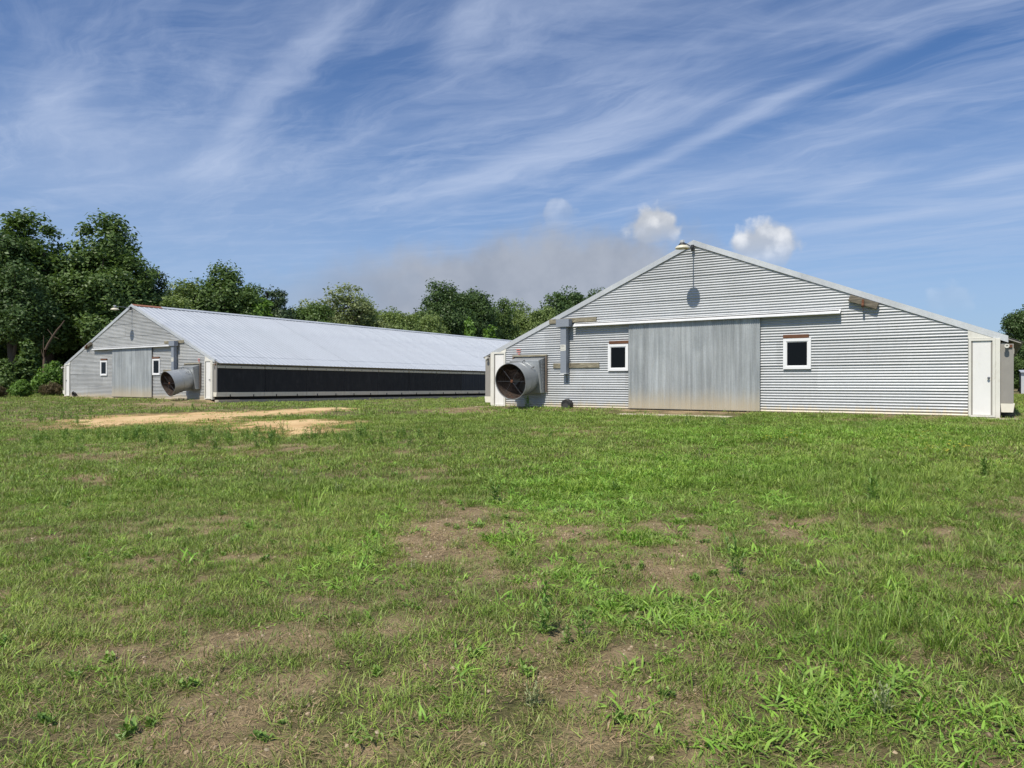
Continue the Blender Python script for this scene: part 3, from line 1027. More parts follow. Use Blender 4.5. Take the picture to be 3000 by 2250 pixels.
    # cooling pads along both long walls: end panel, trough, rails, dark pads, pipe
    for s in (0, 1):
        g = (lambda a: W + a) if s else (lambda a: -a)
        MB().box((g(0.012), -0.02, 0.376), (g(0.30), 0.05, 1.955)).build('pad_end_panel', M['panel'], b, bevel=0.005)
        show = fr.mirror and s == 1
        n = 31 if show else 1
        ln = 3.05 if show else 94.0
        tr = None
        for i in range(n):
            y0 = 0.0 + i * ln
            if i == 0:
                p = MB().hexa([(g(0.03), y0 - 0.03, 0.135), (g(0.29), y0 - 0.03, 0.135), (g(0.29), y0 + ln - 0.05, 0.135), (g(0.03), y0 + ln - 0.05, 0.135),
                               (g(0.012), y0 - 0.03, 0.37), (g(0.325), y0 - 0.03, 0.37), (g(0.325), y0 + ln - 0.05, 0.37), (g(0.012), y0 + ln - 0.05, 0.37)])
                tr = p.build('water_trough', M['rail'], b, bevel=0.004)
                br = MB()
                for q in ((0.8, 2.3) if show else (1.0,)):
                    br.box((g(0.30), q, 0.12), (g(0.335), q + 0.03, 0.25))
                bk = br.build('trough_bracket', M['dark'], tr)
                rl = MB().box((g(0.20), 0.055, 1.69), (g(0.31), ln - 0.01, 1.83)).build('pad_rail', M['rail'], b, bevel=0.004)
                bq = MB()
                for q in ((0.5, 1.5, 2.5) if show else (1.0,)):
                    bq.box((g(0.312), q, 1.72), (g(0.325), q + 0.025, 1.78))
                bq.build('rail_clip', M['dark'], rl)
            else:
                c = copy_part(tr, (0, i * ln, 0))
                copy_part(bk, (0, 0, 0), c)
                c2 = copy_part(rl, (0, i * ln, 0))
                copy_part(rl.children[0], (0, 0, 0), c2)
        # the pads hang as black cloth in lengths with slight folds
        m2 = 24
        for i in range(n):
            y0 = 0.10 + i * ln
            mat = M['curtain_blue'] if (show and i >= 7) else M['curtain']
            yy = np.linspace(y0, y0 + ln - 0.012, (40 if show else 4) + 1)
            vv = []
            ff = []
            for y in yy:
                d = 0.255 + 0.006 * math.sin(y * 19) * math.sin(y * 3.1) + (0.004 if i % 2 else 0)
                vv += [(g(d), y, 0.372), (g(d), y, 1.692)]
            for j in range(len(yy) - 1):
                ff.append((2 * j, 2 * j + 2, 2 * j + 3, 2 * j + 1))
            me = bpy.data.meshes.new('pad_curtain')
            me.from_pydata(vv, [], ff)
            link('pad_curtain', me, b, mat)
        MB().box((g(0.02), 0.07, -0.05), (g(0.05), LEN - 1, 0.365)).build('footing_shade', M['dark'], b)  # dark box added as the shade in the recess under the trough
        MB().box((g(0.02), 0.06, -0.40), (g(0.36), LEN - 1, -0.045)).build('concrete_footing', M['concrete'], b, bevel=0.01)
        pp = MB().tube([(g(0.15), 0.3, 1.895), (g(0.15), -0.16, 1.895)], 0.038, 12)
        pp.lathe([(0.038, 0.0), (0.055, 0.0), (0.055, 0.05), (0.030, 0.05), (0.030, 0.01)], Matrix.Translation((g(0.15), -0.14, 1.895)) @ Matrix.Rotation(R(90), 4, 'X'), 16)
        pp.build('water_pipe', M['white_old'], b, smooth=40)
        MB().box((g(0.16), -0.06, 1.86), (g(0.27), -0.02, 1.93)).build('pipe_bracket', M['rust'], b)
        # cream boards closing the end of the pads on the side wall
        MB().box((g(0.015), 0.06, 1.90), (g(0.14), 94, 1.99)).build('eave_plate', M['rail'], b)
    # painted house number on the ridges of the sheet
    fx = u(1.30)
    mb = MB()
    strokes = {'2': ((-0.10, 0.10, 2.20), (-0.10, 0.10, 2.116), (-0.02, 0.08, 2.032)), '3': ((-0.09, 0.09, 2.20), (-0.09, 0.09, 2.116), (-0.02, 0.09, 2.032))}[number]
    for (a, c, z) in strokes:
        mb.box((fx + a, -0.050, z - 0.020), (fx + c, -0.048, z + 0.020))
    mb.build('painted_number', M['red'], b)
    return b


barn_r = make_barn(FR, 'near metal poultry barn on the right with its whole gable end facing the yard', M['wall'], 0.35, 5, '2')
barn_l = make_barn(FL, 'farther metal poultry barn on the left showing its long pale ribbed roof', M['wall_old'], 1.3, 11, '3')

# ------------------------------------------------------------------ fixtures on the gables


def make_fan(fr, tilt, clen, label, droop):
    uc = fr.u(1.84)
    f = empty('exhaust_fan', fr.w(uc, 0, 0), -TH)
    tag(f, label, 'fan', 'cone exhaust fans on the gable ends')
    # timber frame on the wall
    for s in (-1, 1):
        MB().box((s * 0.745 - 0.028, -0.10, 0.565), (s * 0.745 + 0.028, -0.02, 1.91)).build('frame_post', M['post'], f, bevel=0.004)
    MB().box((-0.773, -0.10, 1.915), (0.773, -0.02, 1.985)).build('frame_board', M['plank'], f, bevel=0.004)
    # slant housing
    h = MB().hexa([(-0.70, -0.29, 0.535), (0.66, -0.29, 0.535), (0.69, -0.02, 0.555), (-0.715, -0.02, 0.555),
                   (-0.655, -0.47, 1.755), (0.655, -0.47, 1.755), (0.69, -0.02, 1.875), (-0.69, -0.02, 1.875)]).build('fan_housing', M['duct'], f, bevel=0.008)
    rb = MB()
    for sx in (-1, 1):
        for i in range(9):
            z = 0.68 + i * 0.12
            rb.box((sx * 0.683, -0.26 - 0.012 * i, z), (sx * 0.701, -0.06, z + 0.05))
    rb.build('housing_rib', M['duct'], h)
    # cone: out of the housing, dipping, with a thick rolled lip
    zc = 1.125
    base = Matrix.Translation((0, -0.375, zc)) @ Matrix.Rotation(R(90) + tilt, 4, 'X')
    prof = [(0.575, -0.03), (0.60, 0.12), (0.632, clen * 0.55), (0.668, clen - 0.02), (0.676, clen), (0.664, clen), (0.655, clen - 0.02), (0.62, clen * 0.55), (0.588, 0.12), (0.563, -0.03)]
    mb = MB().lathe(prof, base, 48, True)
    if droop:                                   # the lip of this one is bent at the bottom
        for i, p in enumerate(mb.v):
            q = base.inverted() @ Vector(p)
            if q.z > clen * 0.5 and q.y < -0.2:
                k = (q.z / clen - 0.5) * 2 * min(1.0, (-q.y - 0.2) * 2.2)
                q.x *= 1 - 0.42 * k
                q.y -= 0.05 * k
                q.z += 0.06 * k
                mb.v[i] = tuple(base @ q)
    cone = mb.build('fan_cone', M['duct'], f, smooth=35)
    nseg = 48
    ip = [mb.v[r * nseg:(r + 1) * nseg] for r in (6, 7, 8, 9)]
    lv = []
    ax0 = base @ Vector((0, 0, 0))
    ax1 = base @ Vector((0, 0, 1))
    for row in ip:
        for p in row:
            p = Vector(p)
            c = ax0 + (ax1 - ax0) * (p - ax0).dot(ax1 - ax0)
            lv.append(tuple(p + (c - p) * 0.012))
    me = bpy.data.meshes.new('cone_inner_shade')
    me.from_pydata(lv, [], [(r * nseg + j, r * nseg + (j + 1) % nseg, (r + 1) * nseg + (j + 1) % nseg, (r + 1) * nseg + j) for r in range(3) for j in range(nseg)])
    me.polygons.foreach_set('use_smooth', [True] * len(me.polygons))
    link('cone_inner_shade', me, cone, M['inner'])  # added inner shell, carries the cone's interior shade as dark colour
    seam = MB()
    for hgt, r in ((0.16, 0.607), (clen * 0.5, 0.633)):
        seam.lathe([(r, hgt), (r + 0.006, hgt + 0.006), (r, hgt + 0.012)], base, 48)
    seam.build('cone_seam', M['duct'], cone, smooth=60)
    hd = MB()
    for ang in (R(78), R(38)):
        rr = 0.615
        c0 = Vector((rr * math.cos(ang), rr * math.sin(ang), 0.12))
        c1 = Vector(((rr + 0.07) * math.cos(ang), (rr + 0.07) * math.sin(ang), 0.15))
        c2 = Vector(((rr + 0.07) * math.cos(ang), (rr + 0.07) * math.sin(ang), 0.25))
        c3 = Vector((rr * math.cos(ang), rr * math.sin(ang), 0.30))
        hd.tube([base @ c for c in (c0, c1, c2, c3)], 0.011, 6)
    hd.build('cone_handle', M['black'], cone)
    # wire guard: rings and stays, a little inside the lip
    g = MB()
    gz = clen - 0.10
    for i in range(1, 13):
        r = 0.645 * i / 12.6
        g.lathe([(r - 0.0035, gz), (r, gz + 0.0035), (r + 0.0035, gz), (r, gz - 0.0035)], base, 40, True)
    g.build('wire_guard', M['wire'], f)
    st = MB()
    for a in (0, R(52), R(128)):
        p0 = Vector((0.655 * math.cos(a), 0.655 * math.sin(a), gz + 0.008))
        st.tube([base @ p0, base @ Vector((-p0.x, -p0.y, p0.z))], 0.0035, 6)
    st.build('guard_stay', M['lamp_metal'], f)
    MB().lathe([(0.0, gz + 0.03), (0.05, gz + 0.028), (0.06, gz), (0.0, gz - 0.01)], base, 16).build('guard_hub', M['rust'], f)
    # blades and drive inside, shutter behind
    for k in range(5):
        a = k * 2 * math.pi / 5 + 0.3
        v = []
        for (r, wd, tw) in ((0.08, 0.07, 0.10), (0.25, 0.15, 0.075), (0.42, 0.19, 0.05), (0.545, 0.17, 0.035)):
            for sgn in (-1, 1):
                for th in (0.0, 0.006):
                    an = a + sgn * wd / (2 * max(r, 0.12))
                    v.append(base @ Vector((r * math.cos(an), r * math.sin(an), 0.24 + sgn * tw + th)))
        bl = MB()
        bl.v = [tuple(p) for p in v]
        for i in range(3):
            q = i * 4
            bl.f += [(q, q + 2, q + 6, q + 4), (q + 1, q + 5, q + 7, q + 3), (q, q + 4, q + 5, q + 1), (q + 2, q + 3, q + 7, q + 6)]
        bl.f += [(0, 1, 3, 2), (12, 14, 15, 13)]
        bl.build('fan_blade', M['black'], f)
    MB().lathe([(0.0, 0.30), (0.07, 0.30), (0.09, 0.27), (0.09, 0.18), (0.0, 0.18)], base, 20).build('fan_hub', M['black'], f, smooth=40)
    MB().lathe([(0.0, 0.0), (0.58, 0.0), (0.58, -0.02), (0.0, -0.02)], base, 32).build('fan_shutter', M['dark'], f)
    # litter of rusted wire and leaves that has blown into the cone
    lt = MB()
    rr = random.Random(4)
    for i in range(26):
        a = R(270) + rr.uniform(-0.6, 0.6)
        z = clen - rr.uniform(0.1, 0.5)
        r = 0.60 + 0.05 * z / clen
        p = [Vector((r * math.cos(a), r * math.sin(a), z))]
        for k in range(3):
            p.append(p[-1] + Vector((rr.uniform(-.07, .07), rr.uniform(0.0, .03), rr.uniform(-.07, .07))))
        lt.tube([base @ q for q in p], 0.005, 4)
    lt.build('dry_litter', M['rust'], f)
    return f


make_fan(FR, R(9), 1.02, 'galvanised cone exhaust fan with round wire guard on the near barn, left of its windows', False)
make_fan(FL, R(14), 1.16, 'galvanised cone exhaust fan with bent lower lip on the farther barn', True)


def make_lamp(fr, label):
    f = empty('gable_lamp', fr.w(fr.pk, 0, 5.4), -TH)
    tag(f, label, 'lamp', 'dusk lamps at the barn peaks')
    MB().box((-0.05, -0.10, -0.10), (0.05, -0.03, 0.09)).build('lamp_bracket', M['black'], f, bevel=0.008)
    MB().tube([(0, -0.06, 0.0), (0, -0.3, 0.02), (0, -0.6, 0.035), (0, -0.9, 0.03)], 0.019, 10).build('lamp_arm', M['lamp_metal'], f, smooth=40)
    T = Matrix.Translation((0, -1.0, -0.17))
    d = MB().lathe([(0.10, 0.105), (0.17, 0.085), (0.222, 0.035), (0.228, 0.0), (0.222, 0.0), (0.214, 0.03), (0.165, 0.072), (0.09, 0.09)], T, 32, True)
    d.build('lamp_dish', M['dish'], f, smooth=50)
    MB().lathe([(0.0, -0.005), (0.06, -0.03), (0.075, 0.01), (0.075, 0.085), (0.0, 0.09)], T, 20).build('lamp_lens', M['sticker'], f, smooth=50)
    MB().lathe([(0.125, 0.10), (0.12, 0.125), (0.075, 0.175), (0.07, 0.185), (0.0, 0.187)], T, 24).build('lamp_housing', M['black'], f, smooth=35)
    c = MB().lathe([(0.06, 0.185), (0.062, 0.255), (0.05, 0.262), (0.0, 0.264)], T, 16)
    for k in range(7):
        a = k * 2 * math.pi / 7
        c.box((0.066 * math.cos(a) - 0.006, -1.0 + 0.066 * math.sin(a) - 0.006, 0.02), (0.066 * math.cos(a) + 0.006, -1.0 + 0.066 * math.sin(a) + 0.006, 0.10))
    c.build('lamp_photocell', M['trim'], f)
    return f


make_lamp(FR, 'cream dish lamp on an arm at the peak of the near barn')
make_lamp(FL, 'cream dish lamp on an arm at the peak of the farther barn')


def make_duct(fr, label):
    uc = fr.u(3.44)
    f = empty('electrical_duct', fr.w(uc, 0, 1.25), -TH)
    tag(f, label, 'electrical box', 'grey electrical ducts on the gable ends')
    MB().box((-0.122, -0.285, 0.0), (0.122, -0.088, 1.72)).build('duct_body', M['grey_box'], f, bevel=0.006)
    MB().box((-0.275, -0.345, 1.715), (0.27, -0.088, 2.0)).build('duct_head', M['grey_box'], f, bevel=0.006)
    MB().box((-0.124, -0.2865, -0.004), (0.124, -0.084, 0.03)).build('duct_cap', M['trim'], f)
    MB().box((-0.115, -0.2885, 0.84), (0.075, -0.2862, 1.07)).build('paper_label', M['sticker'], f)
    ln = MB()
    for (a, c, z) in ((-0.10, 0.03, 1.035), (-0.09, 0.06, 1.0), (-0.06, 0.02, 0.975), (-0.10, 0.05, 0.9)):
        ln.box((a, -0.2898, z), (c, -0.2887, z + 0.008))
    ln.build('label_print', M['ink'], f)
    MB().box((0.08, -0.2885, 0.85), (0.115, -0.2862, 1.06)).build('label_strip', M['sticker'], f)
    mb = MB()
    for z in (1.0, 0.92):
        mb.box((-0.15, -0.25, z), (-0.123, -0.2, z + 0.012))
    mb.box((-0.156, -0.25, 0.90), (-0.146, -0.2, 1.03))
    mb.build('door_latch', M['black'], f)
    MB().tube([(0.17, -0.03, 0.26), (0.17, -0.07, 0.30), (0.17, -0.07, 0.46), (0.17, -0.03, 0.50)], 0.008, 6).build('cable_clip', M['black'], f)
    MB().tube([(0.02, -0.05, 0.0), (0.02, -0.045, -0.34)], 0.013, 6).build('ground_cable', M['black'], f)
    return f


make_duct(FR, 'tall grey electrical duct with paper label on the near barn')
make_duct(FL, 'tall grey electrical duct on the farther barn above its exhaust fan')


def make_pulley(fr, label):
    sgn = -1 if fr.mirror else 1
    uc = fr.u(13.40)
    f = empty('pulley_block', fr.w(uc, 0, 3.27), -TH)
    tag(f, label, 'pulley', 'timber pulley blocks under the gable trim')
    rot = Matrix.Rotation(sgn * 0.365, 3, 'Y')
    MB().box((-0.40, -0.15, -0.095), (0.40, -0.03, 0.095), rot, (0, -0.09, 0)).build('timber_block', M['block'], f, bevel=0.008)
    MB().box((-0.03, -0.21, -0.12), (0.03, -0.151, 0.07)).build('pulley_strap', M['rust'], f)
    MB().lathe([(0.0, 0.03), (0.062, 0.03), (0.055, 0.012), (0.055, -0.012), (0.062, -0.03), (0.0, -0.03)], Matrix.Translation((0, -0.21, -0.10)) @ Matrix.Rotation(R(90), 4, 'Y'), 18).build('pulley_wheel', M['rust'], f)
    MB().tube([(0, -0.21, -0.15), (0.01, -0.20, -0.22), (0.0, -0.14, -0.25)], 0.008, 6).build('pulley_hook', M['rust'], f)
    return f


make_pulley(FR, 'tilted timber block with rusty pulley under the right slope of the near barn')
make_pulley(FL, 'tilted timber block with rusty pulley under the left slope of the farther barn')

# black arched bait box against the near barn, round black one against the farther
o = empty('bait_box', FR.w(3.53, 0, -0.02), -TH)
tag(o, 'black arched box standing against the near barn wall left of the sliding doors', 'box', 'black boxes at the barn walls')
MB().prism([(-0.19, -0.28, 0), (0.19, -0.28, 0), (0.19, -0.28, 0.21), (0.12, -0.28, 0.29), (0.0, -0.28, 0.345), (-0.12, -0.28, 0.29), (-0.19, -0.28, 0.21)], (0, 0.24, 0)).build('box_shell', M['black'], o, bevel=0.012)
MB().prism([(-0.12, -0.288, 0.02), (0.12, -0.288, 0.02), (0.12, -0.288, 0.15), (0.0, -0.288, 0.2), (-0.12, -0.288, 0.15)], (0, 0.006, 0)).build('box_flap', M['box_face'], o)
o = empty('drain_hose', FL.w(1.75, -0.22, -0.02), -TH)
tag(o, 'round black coil lying at the foot of the farther barn wall', 'hose', 'black boxes at the barn walls')
del o['group']
for i in range(4):
    MB().lathe([(0.155, 0.0), (0.18, 0.025), (0.155, 0.05), (0.13, 0.025)], Matrix.Translation((0, -0.06 + 0.045 * i, 0.17 - 0.012 * (i % 2))) @ Matrix.Rotation(R(90), 4, 'X') @ Matrix.Rotation(0.2 * i, 4, 'X'), 20, True).build('hose_coil', M['black'], o, smooth=40)

# concrete: steps at the corner doors, a worn apron edge before the big doors


def slab(name, fr, u0, u1, v0, v1, z0, z1, mat, label, cat, seed):
    rr = random.Random(seed)
    top = []
    n = 9
    for i in range(n):
        top.append((u0 + (u1 - u0) * i / (n - 1), v0 + rr.uniform(-0.05, 0.05), z1))
    for i in range(n):
        top.append((u1 - (u1 - u0) * i / (n - 1), v1 + rr.uniform(-0.03, 0.03), z1))
    o = empty(name, fr.w(u0, v0, 0), -TH)
    mb = MB().prism([(p[0] - u0, p[1] - v0, p[2]) for p in top], (0, 0, z0 - z1))
    me = mb.mesh(name, None, True, 0.012)
    bpy.data.objects.remove(o)
    o = link(name, me, None, mat)
    o.location = fr.w(u0, v0, 0)
    o.rotation_euler = (0, 0, -TH)
    tag(o, label, cat)
    return o


slab('concrete_step', FR, 15.98, 17.14, -0.62, 0.3, -0.30, -0.02, M['concrete'], 'low concrete slab under the white door at the right corner of the near barn', 'concrete slab', 3)
slab('concrete_step', FR, -0.45, 0.7, -0.55, 0.3, -0.30, -0.025, M['concrete'], 'low concrete slab under the white door at the left corner of the near barn', 'concrete slab', 4)
slab('concrete_apron', FR, 6.55, 10.1, -2.25, -1.75, -0.3, -0.085, M['pale_concrete'], 'pale worn concrete strip in the soil before the near barn doors', 'concrete slab', 5)

# distant grey metal shed beyond the near barn
so = empty('metal_shed', (62.5, 88.0, float(ground(62.5, 88.0))), -TH)
tag(so, 'low grey metal shed at the far right beyond the near barn', 'shed')
for i in range(6):
    mb = MB()
    n = 15
    vv = []
    for j in range(n + 1):
        x = i * 1.0 + j * (1.0 / n)
        d = 0.02 if j % 5 in (0, 1) else 0.0
        vv += [(x, -d, -0.3), (x, -d, 2.55)]
    me = bpy.data.meshes.new('shed_sheet')
    me.from_pydata(vv, [], [(2 * j, 2 * j + 2, 2 * j + 3, 2 * j + 1) for j in range(n)])
    link('shed_sheet', me, so, M['trim'])
MB().hexa([(-0.05, -0.3, 2.58), (6.4, -0.3, 2.58), (6.4, 9, 2.9), (-0.05, 9, 2.9), (-0.05, -0.3, 2.66), (6.4, -0.3, 2.66), (6.4, 9, 2.97), (-0.05, 9, 2.97)]).build('shed_roof', M['roof'], so)
MB().box((0.02, 0.03, -0.3), (5.98, 8.9, 2.6)).build('shed_body', M['dark'], so)
MB().box((0.9, -0.10, 1.35), (1.35, -0.03, 1.75)).build('wall_box', M['black'], so)

# ------------------------------------------------------------------ trees


def unit(a):
    return a / (np.linalg.norm(a, axis=1, keepdims=True) + 1e-9)


def leaf_mesh(name, pos, nrm, size, tone, g, aspect=0.55):
    """one small diamond-shaped face per leaf or spray"""
    n = len(pos)
    t = unit(np.cross(nrm, g.normal(size=(n, 3))))
    bt = np.cross(nrm, t)
    s = size[:, None]
    fold = nrm * s * 0.12
    v = np.stack([pos - t * s, pos + bt * s * aspect + fold, pos + t * s, pos - bt * s * aspect + fold], 1).reshape(-1, 3)
    me = bpy.data.meshes.new(name)
    me.vertices.add(4 * n)
    me.vertices.foreach_set('co', v.astype(np.float32).ravel())
    me.loops.add(4 * n)
    me.loops.foreach_set('vertex_index', np.arange(4 * n))
    me.polygons.add(n)
    me.polygons.foreach_set('loop_start', np.arange(0, 4 * n, 4))
    me.polygons.foreach_set('loop_total', np.full(n, 4))
    me.update()
    at = me.attributes.new('tone', 'FLOAT', 'POINT')
    at.data.foreach_set('value', np.repeat(np.clip(tone, 0, 1), 4).astype(np.float32))
    return me


def crown(name, seed, masses, n, size, sub=22, sub_r=(0.24, 0.50), up=0.35, spiky=0.0, fill=0.16):
    """foliage in clumps over a set of ellipsoid masses (x, y, z, rx, ry, rz); gaps stay between the clumps"""
    g = np.random.default_rng(seed)
    vol = np.array([(m[3] * m[4] * m[5]) ** (2 / 3) for m in masses])
    cnt = np.maximum(12, (vol / vol.sum() * sub * len(masses)).astype(int))
    C, Rr, Cm = [], [], []
    for m, k in zip(masses, cnt):
        d = unit(g.normal(size=(k, 3)))
        rad = g.uniform(0.15, 1.0, (k, 1)) ** 0.5
        c = np.array(m[:3]) + d * rad * np.array(m[3:]) * 0.86
        C.append(c)
        mr = (m[3] * m[4] * m[5]) ** (1 / 3)
        Rr.append(g.uniform(*sub_r, k) * mr * np.where(rad[:, 0] > .8, 0.8, 1.1))
        Cm.append(np.repeat(np.array(m[:3])[None], k, 0))
    C = np.concatenate(C)
    Rr = np.concatenate(Rr)
    Cm = np.concatenate(Cm)
    w = Rr ** 2
    pick = g.choice(len(C), n, p=w / w.sum())
    d = unit(g.normal(size=(n, 3)))
    # each clump is a handful of sprays, so that its outline is broken
    q = g.integers(0, 9, n)
    sd = unit(g.normal(size=(len(C), 9, 3)))
    spray = sd[pick, q]
    d = unit(d * 0.75 + spray * 0.85)
    rad = g.random((n, 1)) ** 0.5 * (0.7 + 0.5 * g.random((len(C), 9))[pick, q][:, None])
    pos = C[pick] + d * rad * Rr[pick][:, None] * np.array([1.05, 1.05, 0.85])
    k = int(n * fill)
    mi = g.choice(len(masses), k, p=vol / vol.sum())
    mm = np.array(masses)[mi]
    pos[:k] = mm[:, :3] + unit(g.normal(size=(k, 3))) * (g.random((k, 1)) ** 0.5) * mm[:, 3:] * 0.95
    if spiky:
        top = g.random(n) < spiky
        pos[top] += np.stack([g.normal(0, 0.03, top.sum()), g.normal(0, 0.03, top.sum()), np.minimum(np.abs(g.normal(0, 0.5, top.sum())), 0.9)], 1) * Rr[pick][top][:, None]
    pos += g.normal(0, 0.05, (n, 3))
    out = unit(pos - Cm[pick])
    nrm = unit(out * 0.5 + d * 0.4 + np.array([0, 0, up]) + g.normal(0, 0.6, (n, 3)))
    ct = g.random(len(C))
    tone = 0.4 * ct[pick] + 0.6 * g.random(n)
    sz = size * g.uniform(0.6, 1.3, n)
    me = leaf_mesh(name, pos, nrm, sz, tone, g)
    return me, C


def trunk_mesh(name, seed, h, r, tips):
    rr = random.Random(seed)
    mb = MB()
    pts = [(0, 0, -0.3)]
    x = y = 0
    for i in range(1, 7):
        x += rr.uniform(-0.12, 0.12)
        y += rr.uniform(-0.12, 0.12)
        pts.append((x, y, h * i / 6))
    mb.tube(pts, [r * 1.25] + [r * (1 - 0.12 * i) for i in range(6)], 8)
    for t in tips:
        i = rr.randint(2, 5)
        a = Vector(pts[i])
        b = Vector(t)
        m = a.lerp(b, 0.5) + Vector((rr.uniform(-.2, .2), rr.uniform(-.2, .2), rr.uniform(0, .4)))
        mb.tube([a, m, b], [r * 0.42, r * 0.26, r * 0.08], 5, False)
    return mb.mesh(name, 50)


TREE_KIT = {}


def kit(key, seed, masses, n, size, trunk_h, trunk_r, **kw):
    me, C = crown('crown', seed, masses, n, size, **kw)
    rr = random.Random(seed)
    tips = [tuple(C[rr.randrange(len(C))]) for _ in range(14)]
    tips = [t for t in tips if t[2] > trunk_h * 0.35]
    top = max(m[2] + m[5] for m in masses)
    TREE_KIT[key] = (me, trunk_mesh('trunk', seed, trunk_h, trunk_r, tips), top)


# masses are in metres for a tree about ten metres tall
kit('oak_a', 21, [(0, 0, 6.2, 2.7, 2.6, 2.5), (-1.0, -.3, 7.9, 1.6, 1.5, 1.6), (1.2, .2, 7.5, 1.6, 1.5, 1.5), (-1.9, 0, 5.0, 1.7, 1.6, 1.5), (2.1, -.3, 5.0, 1.6, 1.6, 1.5), (0, -1.3, 4.2, 2.0, 1.3, 1.5)], 34000, 0.105, 7.0, 0.26)
kit('oak_b', 22, [(0, 0, 6.4, 2.3, 2.2, 2.3), (.7, -.4, 8.0, 1.5, 1.4, 1.5), (-1.5, .2, 6.6, 1.5, 1.4, 1.5), (1.9, 0, 5.6, 1.5, 1.5, 1.4), (-1.0, -1.0, 4.3, 1.9, 1.5, 1.5), (1.2, -.9, 3.9, 1.8, 1.4, 1.4)], 32000, 0.105, 7.0, 0.24)
kit('lobed', 23, [(-.7, 0, 7.8, 1.45, 1.5, 2.0), (.2, 0, 5.8, 2.1, 1.9, 2.1), (1.5, -.2, 4.6, 1.7, 1.5, 1.6), (-1.6, 0, 4.6, 1.6, 1.5, 1.7), (1.6, .3, 6.0, 1.3, 1.2, 1.3), (.2, -.9, 3.3, 2.1, 1.2, 1.4)], 34000, 0.10, 7.5, 0.25)
kit('pine', 24, [(0, 0, 8.4, 1.2, 1.1, 1.4), (.7, .1, 7.2, 1.4, 1.3, 1.1), (-.8, -.2, 6.6, 1.5, 1.3, 1.1), (.3, -.3, 5.5, 1.8, 1.6, 1.2), (-.3, .3, 4.4, 1.8, 1.7, 1.2)], 24000, 0.09, 9.0, 0.2)
kit('spire', 25, [(0, 0, 6.4, 2.0, 1.9, 2.1), (.4, 0, 8.1, 1.1, 1.0, 1.6), (-1.0, 0, 7.3, 1.2, 1.1, 1.2), (1.3, 0, 6.6, 1.3, 1.1, 1.3), (-1.5, -.2, 5.0, 1.6, 1.4, 1.5), (1.4, -.3, 4.6, 1.7, 1.4, 1.5), (0, -.8, 3.6, 2.1, 1.3, 1.5)], 32000, 0.105, 8.0, 0.2, spiky=.4)
kit('airy', 26, [(.4, 0, 8.1, 1.4, 1.2, 1.5), (-1.2, 0, 6.9, 1.4, 1.2, 1.3), (1.5, 0, 7.0, 1.3, 1.2, 1.2), (0, 0, 5.6, 2.1, 1.8, 1.8), (-2.2, .2, 5.8, 1.2, 1.0, 1.0), (2.3, 0, 5.4, 1.2, 1.0, 1.1), (0, 0, 3.6, 2.2, 1.6, 1.6)], 15000, 0.10, 8.0, 0.17, fill=.25)
kit('dense', 27, [(0, 0, 6.0, 2.9, 2.6, 2.8), (-1.5, -.3, 7.0, 1.7, 1.5, 1.6), (1.6, -.2, 6.8, 1.7, 1.5, 1.7), (0, -.4, 3.2, 3.0, 2.4, 2.4), (.2, 0, 7.9, 1.6, 1.4, 1.4)], 34000, 0.12, 6.0, 0.24)
kit('dense_b', 28, [(0, 0, 5.6, 2.7, 2.5, 2.9), (1.0, -.3, 7.5, 1.6, 1.5, 1.5), (-1.2, 0, 7.0, 1.7, 1.5, 1.6), (0, -.5, 2.6, 2.8, 2.3, 2.2)], 32000, 0.12, 6.0, 0.24)
kit('sapling', 29, [(0, 0, 7.4, 1.0, .9, 2.0), (.5, 0, 5.4, 1.6, 1.4, 2.0), (-.7, -.1, 4.2, 1.6, 1.4, 1.8), (.3, 0, 2.6, 1.8, 1.6, 1.8)], 7000, 0.25, 7.5, 0.12, spiky=.3)
kit('shrub', 30, [(0, 0, 5.0, 4.2, 3.6, 4.0), (2.4, -.6, 3.2, 2.8, 2.6, 3.0), (-2.6, -.3, 3.4, 2.8, 2.6, 3.0), (.4, -1.6, 2.6, 3.2, 2.2, 2.6), (.9, 0, 7.6, 2.0, 1.8, 2.0)], 8500, 0.36, 3.5, 0.2)
kit('brush', 31, [(0, 0, 4.4, 5.0, 3.4, 4.0), (3.6, 0, 3.6, 3.4, 2.8, 3.4), (-3.6, 0, 3.6, 3.4, 2.8, 3.4), (1.0, -1, 6.6, 2.6, 2.0, 2.4)], 14000, 0.2, 3.0, 0.15)


def tree(name, key, x, y, H, wide, rz, mat, label, cat='tree', group=None):
    me, tm, top = TREE_KIT[key]
    s = H / top
    o = empty(name, (x, y, float(ground(x, y)) - 0.05), rz)
    tag(o, label, cat, group)
    for nm, mesh, mt in (('crown', me, mat), ('trunk', tm, M['bark'])):
        c = bpy.data.objects.new(nm, mesh)
        COL.objects.link(c)
        if not mesh.materials:
            mesh.materials.append(mt)
        c.material_slots[0].link = 'OBJECT'
        c.material_slots[0].material = mt
        c.parent = o
        c.scale = (s * wide, s * wide, s)
    return o


FSTART = OL.copy()


def wood_line(px, off):
    """where the line of sight through a column of the photograph meets a line running along the far side of the far barn"""
    k = (px - 1500) / 2100
    a = FSTART - DU * off
    t = (k * a.y - a.x) / (SN - k * CS)
    return a.x + SN * t, a.y + CS * t


def sky_tree(name, key, px, top, off, wide, rz, mat, label, group=None, cat='tree'):
    x, y = wood_line(px, off)
    z = EYE + (1110 - top) / 2100 * y
    return tree(name, key, x, y, z - float(ground(x, y)), wide, rz, M[mat], label, cat, group)


